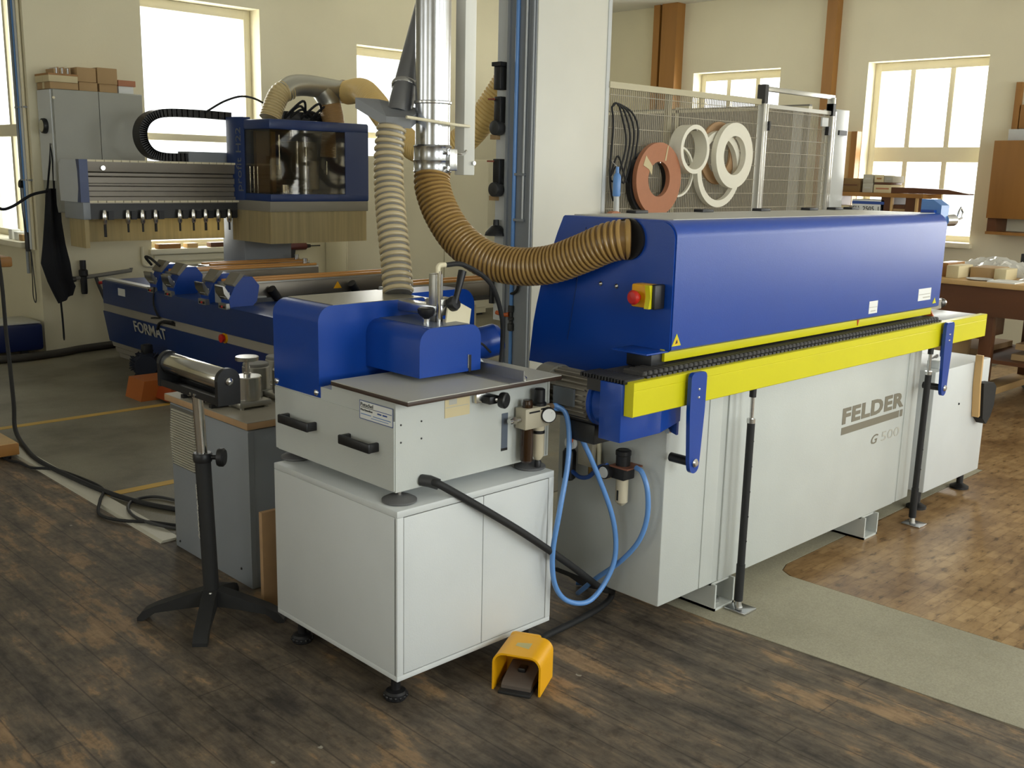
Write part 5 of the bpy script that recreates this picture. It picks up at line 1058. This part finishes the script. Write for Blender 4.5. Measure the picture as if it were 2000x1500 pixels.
MB().box(1.32, 6.425, 0.69, 2.3, 6.45, 0.74).build('pipe_duct', WALLG, m)
for k_, (x, wd_, mm_, lb) in enumerate(((1.36, 0.2, WOODO, 'long orange brown block on the back window sill, leftmost of three'), (1.62, 0.10, WOODL, 'short light wood block on the back window sill, middle of three'), (1.84, 0.16, WOODD, 'dark wood block on the back window sill, rightmost of three'))):
    tag(MB().box(x, 6.42, 0.796, x + wd_, 6.50, 0.835, bev=0.003).build('wood_block', mm_), lb, 'block', 'wood blocks on the back window sill')
m = thing('cordless_drill', 'dark red drill hanging on the back wall below the gantry head', 'drill', (2.75, 6.40, 0.74))
MB().cyl((2.62, 6.40, 0.775), (2.80, 6.40, 0.775), 0.035, seg=16, bev=0.006).build('drill_body', mat('maroon_plastic', (92, 40, 38), 0.45), m)
C('chuck', BLACK, m, (2.80, 6.40, 0.775), (2.85, 6.40, 0.775), 0.022, 0.015, seg=14)
C('bit', DARKGREY, m, (2.85, 6.40, 0.775), (2.96, 6.40, 0.775), 0.006, seg=8)
MB().prism([(2.62, 0.76), (2.68, 0.76), (2.66, 0.64), (2.60, 0.64)], 'y', 6.38, 6.42).build('handle', BLACK, m)
C('wall_hook', STEEL, m, (2.70, 6.41, 0.78), (2.70, 6.46, 0.78), 0.01, seg=8)
m = thing('back_cupboard', 'tall off-white cupboard against the back wall behind the grey hose', 'cupboard', (3.9, 6.2, 0))
B('carcass', WALLG, m, 3.05, 6.10, 0.02, 4.85, 6.44, 1.62, bev=0.003)
for k_ in range(3): B('door', WALLG, m, 3.055 + 0.598 * k_, 6.085, 0.08, 3.645 + 0.598 * k_, 6.10, 1.61, bev=0.003)
B('plinth', DARKGREY, m, 3.08, 6.12, 0, 4.82, 6.42, 0.02)
m = thing('wooden_prop', 'brown upright timber standing behind the greyish ribbed hose', 'timber', (3.2, 5.6, 0))
B('timber', WOODD, m, 3.10, 5.5, 0, 3.20, 5.56, 1.22)
B('side_strip', WOODL, m, 3.08, 5.5, 0, 3.10, 5.56, 1.20)

# ------------------------------------------------------------------ cables, hose and pallet on the floor at left
def floor_cable(label, pts, r, m_=RUBBER):
    t = MB().tube(smooth(pts, 10), r, 10).build('floor_cable', m_); tag(t, label, 'cable', 'cables on the floor at left'); return t
floor_cable('thick black cable descending at far left and crossing the floor to the grey cabinet', [(-0.38, 4.99, 0.93), (-0.436, 4.779, 0.739), (-0.521, 4.505, 0.494), (-0.581, 4.297, 0.316), (-0.642, 4.094, 0.147), (-0.70, 3.92, 0.045), (-0.76, 3.60, 0.02), (-0.80, 3.25, 0.022), (-0.77, 2.71, 0.022), (-0.71, 2.41, 0.016), (-0.63, 2.20, 0.014), (-0.52, 1.99, 0.013), (-0.45, 1.84, 0.013)], 0.0115)
floor_cable('thin black cable running over the threshold strip from the pallet corner', [(-0.93, 3.90, 0.30), (-0.93, 3.70, 0.12), (-0.91, 3.50, 0.02), (-0.87, 3.36, 0.010), (-0.86, 3.23, 0.012), (-0.79, 3.10, 0.018), (-0.74, 2.85, 0.012), (-0.745, 2.65, 0.016), (-0.82, 2.50, 0.018), (-0.89, 2.34, 0.010), (-0.86, 2.20, 0.012), (-0.78, 2.08, 0.018), (-0.70, 1.97, 0.012), (-0.62, 1.86, 0.012)], 0.007)
floor_cable('thin grey cable in a loop beside the grey cabinet', [(-0.50, 1.86, 0.012), (-0.54, 2.20, 0.012), (-0.60, 2.40, 0.012), (-0.70, 2.42, 0.012), (-0.78, 2.30, 0.02), (-0.80, 2.15, 0.018), (-0.76, 1.98, 0.020), (-0.68, 1.86, 0.015)], 0.007, DARKGREY)
m = thing('dolly', 'wooden dolly with a dark machine foot at the left picture edge', 'dolly', (-1.05, 3.55, 0))
B('board', WOODO, m, -1.35, 3.46, 0.025, -0.835, 3.75, 0.085, bev=0.004)
B('top_board', WOODL, m, -1.35, 3.465, 0.085, -0.84, 3.745, 0.088)
MB().box(-1.5, 3.52, 0.088, -0.96, 3.72, 0.34, bev=0.02).build('machine_foot', mat('dark_foot_metal', (30, 36, 56), 0.5), m)
for (x, y) in ((-1.3, 3.5), (-0.88, 3.5), (-1.3, 3.7), (-0.88, 3.7)): MB().cyl((x - 0.012, y, 0.0145), (x + 0.012, y, 0.0145), 0.0145, seg=12).build('wheel', BLACK, m)
m = thing('side_table', 'brown wooden bench corner entering the picture at far left', 'bench', (-0.5, 5.2, 0))
B('top', WOODO, m, -1.6, 5.0, 0.835, -0.29, 5.45, 0.90, bev=0.012)
for (x, y) in ((-1.5, 5.08), (-0.62, 5.08), (-1.5, 5.38), (-0.62, 5.38)): B('leg', WOODD, m, x - 0.03, y - 0.03, 0, x + 0.03, y + 0.03, 0.836)

# ------------------------------------------------------------------ right hand corner of the room
m = thing('wooden_post', 'broad brown timber post with pale gap near the room corner', 'post', (6.93, 5.45, 0))
B('post_half', WOODO, m, 6.88, 5.535, 0, 7.0, 5.62, H)
B('post_half', WOODO, m, 6.86, 5.28, 0, 7.0, 5.49, H)
B('back_board', CARDPALE, m, 6.97, 5.49, 2.65, 7.0, 5.535, H)
MB().box(6.85, 5.44, 2.10, 6.875, 5.50, 2.18, bev=0.003).build('switch', WHITE, m)
m = thing('wooden_post', 'slim brown timber post on the wall between the two right windows', 'post', (6.94, 3.44, 0))
B('timber', WOODO, m, 6.90, 3.39, 0, 7.0, 3.50, H)
m = thing('timber_door', 'light wood framed panel leaning by the left side of right window', 'panel', (6.9, 3.15, 0))
B('panel', WOODL, m, 6.90, 3.08, 0.9, 6.96, 3.36, 1.96, bev=0.003)
B('stile', WOODO, m, 6.88, 3.06, 0.9, 6.965, 3.12, 1.96)
B('base', WOODD, m, 6.88, 3.06, 0.0, 6.99, 3.36, 0.9)
m = thing('timber_rack', 'open wooden rack with a long shelf board in front of the right window', 'rack', (6.2, 2.3, 0))
B('shelf_board', WOODO, m, 6.0, 1.95, 1.36, 6.35, 2.85, 1.395)
for y in (2.02, 2.24): B('upright', WOODD, m, 6.02, y, 0, 6.32, y + 0.09, 1.36)
for y in (2.005, 2.225): B('light_edge', WOODL, m, 6.015, y, 0, 6.045, y + 0.018, 1.36)
B('lower_shelf', WOODD, m, 6.0, 1.98, 1.185, 6.35, 2.85, 1.21)
B('rear_upright', WOODD, m, 6.02, 2.77, 0, 6.32, 2.82, 1.36)
t = thing('plank', 'long dark plank lying on the rack shelf and jutting out to the right', 'plank', (6.1, 2.0, 1.395))
MB(Matrix.Translation((6.12, 1.98, 1.415)) @ Matrix.Rotation(0.06, 4, 'Z')).prism([(-0.36, -0.018), (0.29, -0.018), (0.29, 0.03), (0.1, 0.03), (-0.2, 0.022), (-0.37, -0.01)], 'x', -0.06, 0.08).build('board', WOODD, t)
MB(Matrix.Translation((6.12, 1.98, 1.415)) @ Matrix.Rotation(0.06, 4, 'Z')).box(-0.061, 0.288, -0.018, 0.081, 0.296, 0.03).build('painted_end', RED, t)
def rbox(x0, y0, z0, x1, y1, z1, m_, label, mark=None):
    t = thing('storage_box', label, 'box', ((x0 + x1) / 2, (y0 + y1) / 2, z0), 'boxes on the timber rack')
    b_ = MB().box(x0, y0, z0, x1, y1, z1, bev=0.003).build('box', m_, t)
    MB().box(x0 - 0.001, y0 + 0.02, (z0 + z1) / 2 - 0.005, x0, y1 - 0.02, (z0 + z1) / 2 + 0.008).build('label_strip', mark or PALEINK, b_)
    return t
GREYBOX = mat('greyish_carton', (172, 166, 148), 0.75)
rbox(6.03, 2.55, 1.395, 6.3, 2.80, 1.515, mat('dark_brown_carton', (112, 84, 42), 0.7), 'large dark brown box at the left end of the rack shelf', WOODD)
rbox(6.04, 2.43, 1.395, 6.25, 2.525, 1.475, GREYBOX, 'lower small grey box beside the large dark brown box')
rbox(6.04, 2.435, 1.475, 6.25, 2.525, 1.55, GREYBOX, 'upper small grey box beside the large dark brown box')
rbox(6.04, 2.26, 1.395, 6.25, 2.42, 1.465, CARDPALE, 'lower pinkish box at the right end of the rack shelf', TERRA)
rbox(6.04, 2.265, 1.465, 6.25, 2.415, 1.485, WOODD, 'thin dark box between the two pinkish boxes on the rack', WOODD)
rbox(6.04, 2.335, 1.485, 6.25, 2.42, 1.545, CARDPALE, 'upper left pinkish box with orange lid on the rack', WOODO)
rbox(6.04, 2.25, 1.485, 6.25, 2.33, 1.54, GREYBOX, 'upper right greyish box on top of the rack stack')
t = thing('lettered_carton', 'long pale carton with blue band and printed numbers on the lower rack shelf', 'box', (6.1, 2.47, 1.21))
b_ = MB().box(6.02, 2.30, 1.21, 6.28, 2.60, 1.335, bev=0.003).build('box', PAPER, t)
MB().box(6.018, 2.30, 1.295, 6.02, 2.60, 1.32).build('blue_band', BLUEINK, b_)
text('carton_print', 'EH  2505  U', (6.0185, 2.59, 1.235), (0, -1, 0), (0, 0, 1), 0.27, 0.042, INK, b_, bold=0.01, normal_off=0.0015)
t = thing('red_cream_box', 'red and cream box on the lower rack shelf at its left', 'box', (6.1, 2.74, 1.21))
MB().box(6.02, 2.63, 1.21, 6.25, 2.84, 1.275, bev=0.003).build('cream_box', CARDPALE, t)
MB().box(6.015, 2.77, 1.21, 6.255, 2.845, 1.28, bev=0.003).build('red_end', RED, t)
t = thing('brown_parcel', 'dark brown parcel in the rack compartment between the two uprights', 'box', (6.1, 2.17, 1.21))
MB().box(6.03, 2.115, 1.21, 6.28, 2.22, 1.30, bev=0.004).build('parcel', WOODD, t)
MB().box(6.029, 2.115, 1.245, 6.03, 2.22, 1.265).build('paper_band', CARD, t)
m = thing('wall_cabinet', 'wide orange brown wooden wall cabinet right of the window', 'cabinet', (6.85, 1.1, 1.1))
B('carcass', WOODO, m, 6.72, 0.35, 1.20, 7.0, 1.70, 1.86, bev=0.004)
B('lower_rail', WOODO, m, 6.74, 0.35, 1.06, 7.0, 1.70, 1.085)
for y in (1.62, 0.37): B('lower_bracket', WOODD, m, 6.74, y, 1.085, 7.0, y + 0.07, 1.20)
B('door_gap', WOODD, m, 6.717, 1.02, 1.21, 6.721, 1.028, 1.85)
t = thing('white_board', 'white board standing on top of the wooden wall cabinet', 'board', (6.85, 1.2, 1.86))
MB().box(6.85, 0.6, 1.86, 6.88, 1.64, 1.96, bev=0.002).build('board', WHITE, t)
t = thing('wood_offcut', 'square brown board on the wall above the white board', 'board', (6.95, 1.52, 1.96))
MB().box(6.95, 1.46, 1.97, 7.0, 1.60, 2.17, bev=0.002).build('board', WOODO, t)
t = thing('wooden_batten', 'thin upright wooden batten on the wall above wooden cabinet', 'batten', (6.96, 1.63, 1.9))
MB().box(6.95, 1.61, 1.88, 7.0, 1.66, 2.36, bev=0.002).build('batten', WOODO, t)

m = thing('workbench', 'dark wooden workbench on wheels at the right picture edge', 'workbench', (4.95, 0.6, 0))
tb = MB().box(4.48, -0.9, 0.815, 5.45, 1.75, 0.85, bev=0.004).build('bench_top', WOODL, m)
B('apron_front', WOODD, m, 4.50, -0.88, 0.62, 4.525, 1.73, 0.815)
B('apron_back', WOODD, m, 5.40, -0.88, 0.62, 5.425, 1.73, 0.815)
for y in (0.72, 1.62, -0.8):
    B('leg', WOODD, m, 4.53, y, 0.10, 4.60, y + 0.08, 0.815, bev=0.003); B('leg', WOODD, m, 5.32, y, 0.10, 5.39, y + 0.08, 0.815, bev=0.003)
    fr = MB().box(4.44, y - 0.03, 0.07, 5.48, y + 0.11, 0.12, bev=0.006).build('foot_rail', WOODL, m)
    for x in (4.50, 5.42):
        cs = MB().cyl((x - 0.012, y + 0.04, 0.034), (x + 0.012, y + 0.04, 0.034), 0.034, seg=18, bev=0.004).build('caster', mat('grey_caster', (120, 122, 122), 0.45, 0.4) if 'grey_caster' not in MATS else MATS['grey_caster'], fr)
B('shelf', WOODD, m, 4.55, -0.85, 0.30, 5.38, 1.70, 0.325)
B('drawer', WOODD, m, 4.505, 0.78, 0.46, 4.9, 1.10, 0.61, bev=0.003)
B('drawer_edge', WOODL, m, 4.50, 0.78, 0.60, 4.508, 1.10, 0.612)
B('slanted_board', CARD, m, 4.62, 0.9, 0.328, 4.66, 1.6, 0.50)
for (y0, y1, z) in ((0.05, 0.62, 0.326), (0.1, 0.6, 0.40), (0.85, 1.6, 0.326)): B('stacked_board', CARD, m, 4.65, y0, z, 5.3, y1, z + 0.04)
def bench_item(name, shape, m_, label, cat): 
    return tag(shape.build(name, m_), label, cat, 'things on the workbench')
bench_item('cardboard_box', MB().box(4.62, 1.10, 0.85, 4.9, 1.19, 0.945, bev=0.003), WOODO, 'brown box on the workbench nearest the blue hood', 'box')
bench_item('cardboard_box', MB().box(4.56, 1.00, 0.85, 4.80, 1.085, 0.935, bev=0.003), CARDPALE, 'pale pinkish box on the workbench beside the brown box', 'box')
bench_item('cardboard_box', MB().box(4.72, 0.82, 0.85, 4.98, 0.985, 0.925, bev=0.003), CARD, 'dull brown box in the middle of the workbench', 'box')
bench_item('cardboard_box', MB().box(4.70, 0.735, 0.85, 4.90, 0.815, 0.925, bev=0.003), CARDPALE, 'cream box on the workbench right of the dull brown box', 'box')
bench_item('plate', MB().lathe([(0.05, 0), (0.085, 0.008), (0.088, 0.012), (0.05, 0.006)], (4.58, 0.86, 0.85)), WHITE, 'flat white dish on the front edge of the workbench', 'dish')
bench_item('paper_sheet', MB().box(4.50, 0.60, 0.85, 4.72, 0.78, 0.858), PAPER, 'white sheet lying at the front edge of the workbench', 'paper')
fb = MB(); N_ = 16; vv = {}
for i in range(N_ + 1):
    for j in range(N_ + 1):
        u_, v_ = i / N_, j / N_; e_ = math.sin(PI * u_) * math.sin(PI * v_)
        vv[i, j] = fb.bm.verts.new((4.82 + 0.5 * u_, 0.15 + 0.55 * v_, 0.852 + (0.10 * e_ ** 0.5 + random.uniform(-0.02, 0.02) * (e_ > 0.05))))
for i in range(N_):
    for j in range(N_): fb.bm.faces.new((vv[i, j], vv[i + 1, j], vv[i + 1, j + 1], vv[i, j + 1]))
vb_ = [fb.bm.verts.new(p) for p in ((4.82, 0.15, 0.851), (5.32, 0.15, 0.851), (5.32, 0.70, 0.851), (4.82, 0.70, 0.851))]
bench_item('plastic_wrap', fb, mat('crumpled_clear_film', (206, 204, 196), 0.2), 'crumpled clear plastic wrapping heaped on the workbench', 'wrapping')
fb = MB(); vv = {}
for i in range(N_ + 1):
    for j in range(N_ + 1):
        u_, v_ = i / N_, j / N_; e_ = math.sin(PI * u_) * math.sin(PI * v_)
        vv[i, j] = fb.bm.verts.new((5.0 + 0.4 * u_, 0.72 + 0.55 * v_, 0.852 + (0.11 * e_ ** 0.5 + random.uniform(-0.018, 0.018) * (e_ > 0.05))))
for i in range(N_):
    for j in range(N_): fb.bm.faces.new((vv[i, j], vv[i + 1, j], vv[i + 1, j + 1], vv[i, j + 1]))
bench_item('plastic_wrap', fb, MATS['crumpled_clear_film'], 'flatter plastic sheeting behind the boxes on the workbench', 'wrapping')
bench_item('tin_box', MB().box(5.34, 0.78, 0.85, 5.44, 0.88, 1.0, bev=0.004), BLACK, 'black tin standing at the back of the workbench', 'tin')
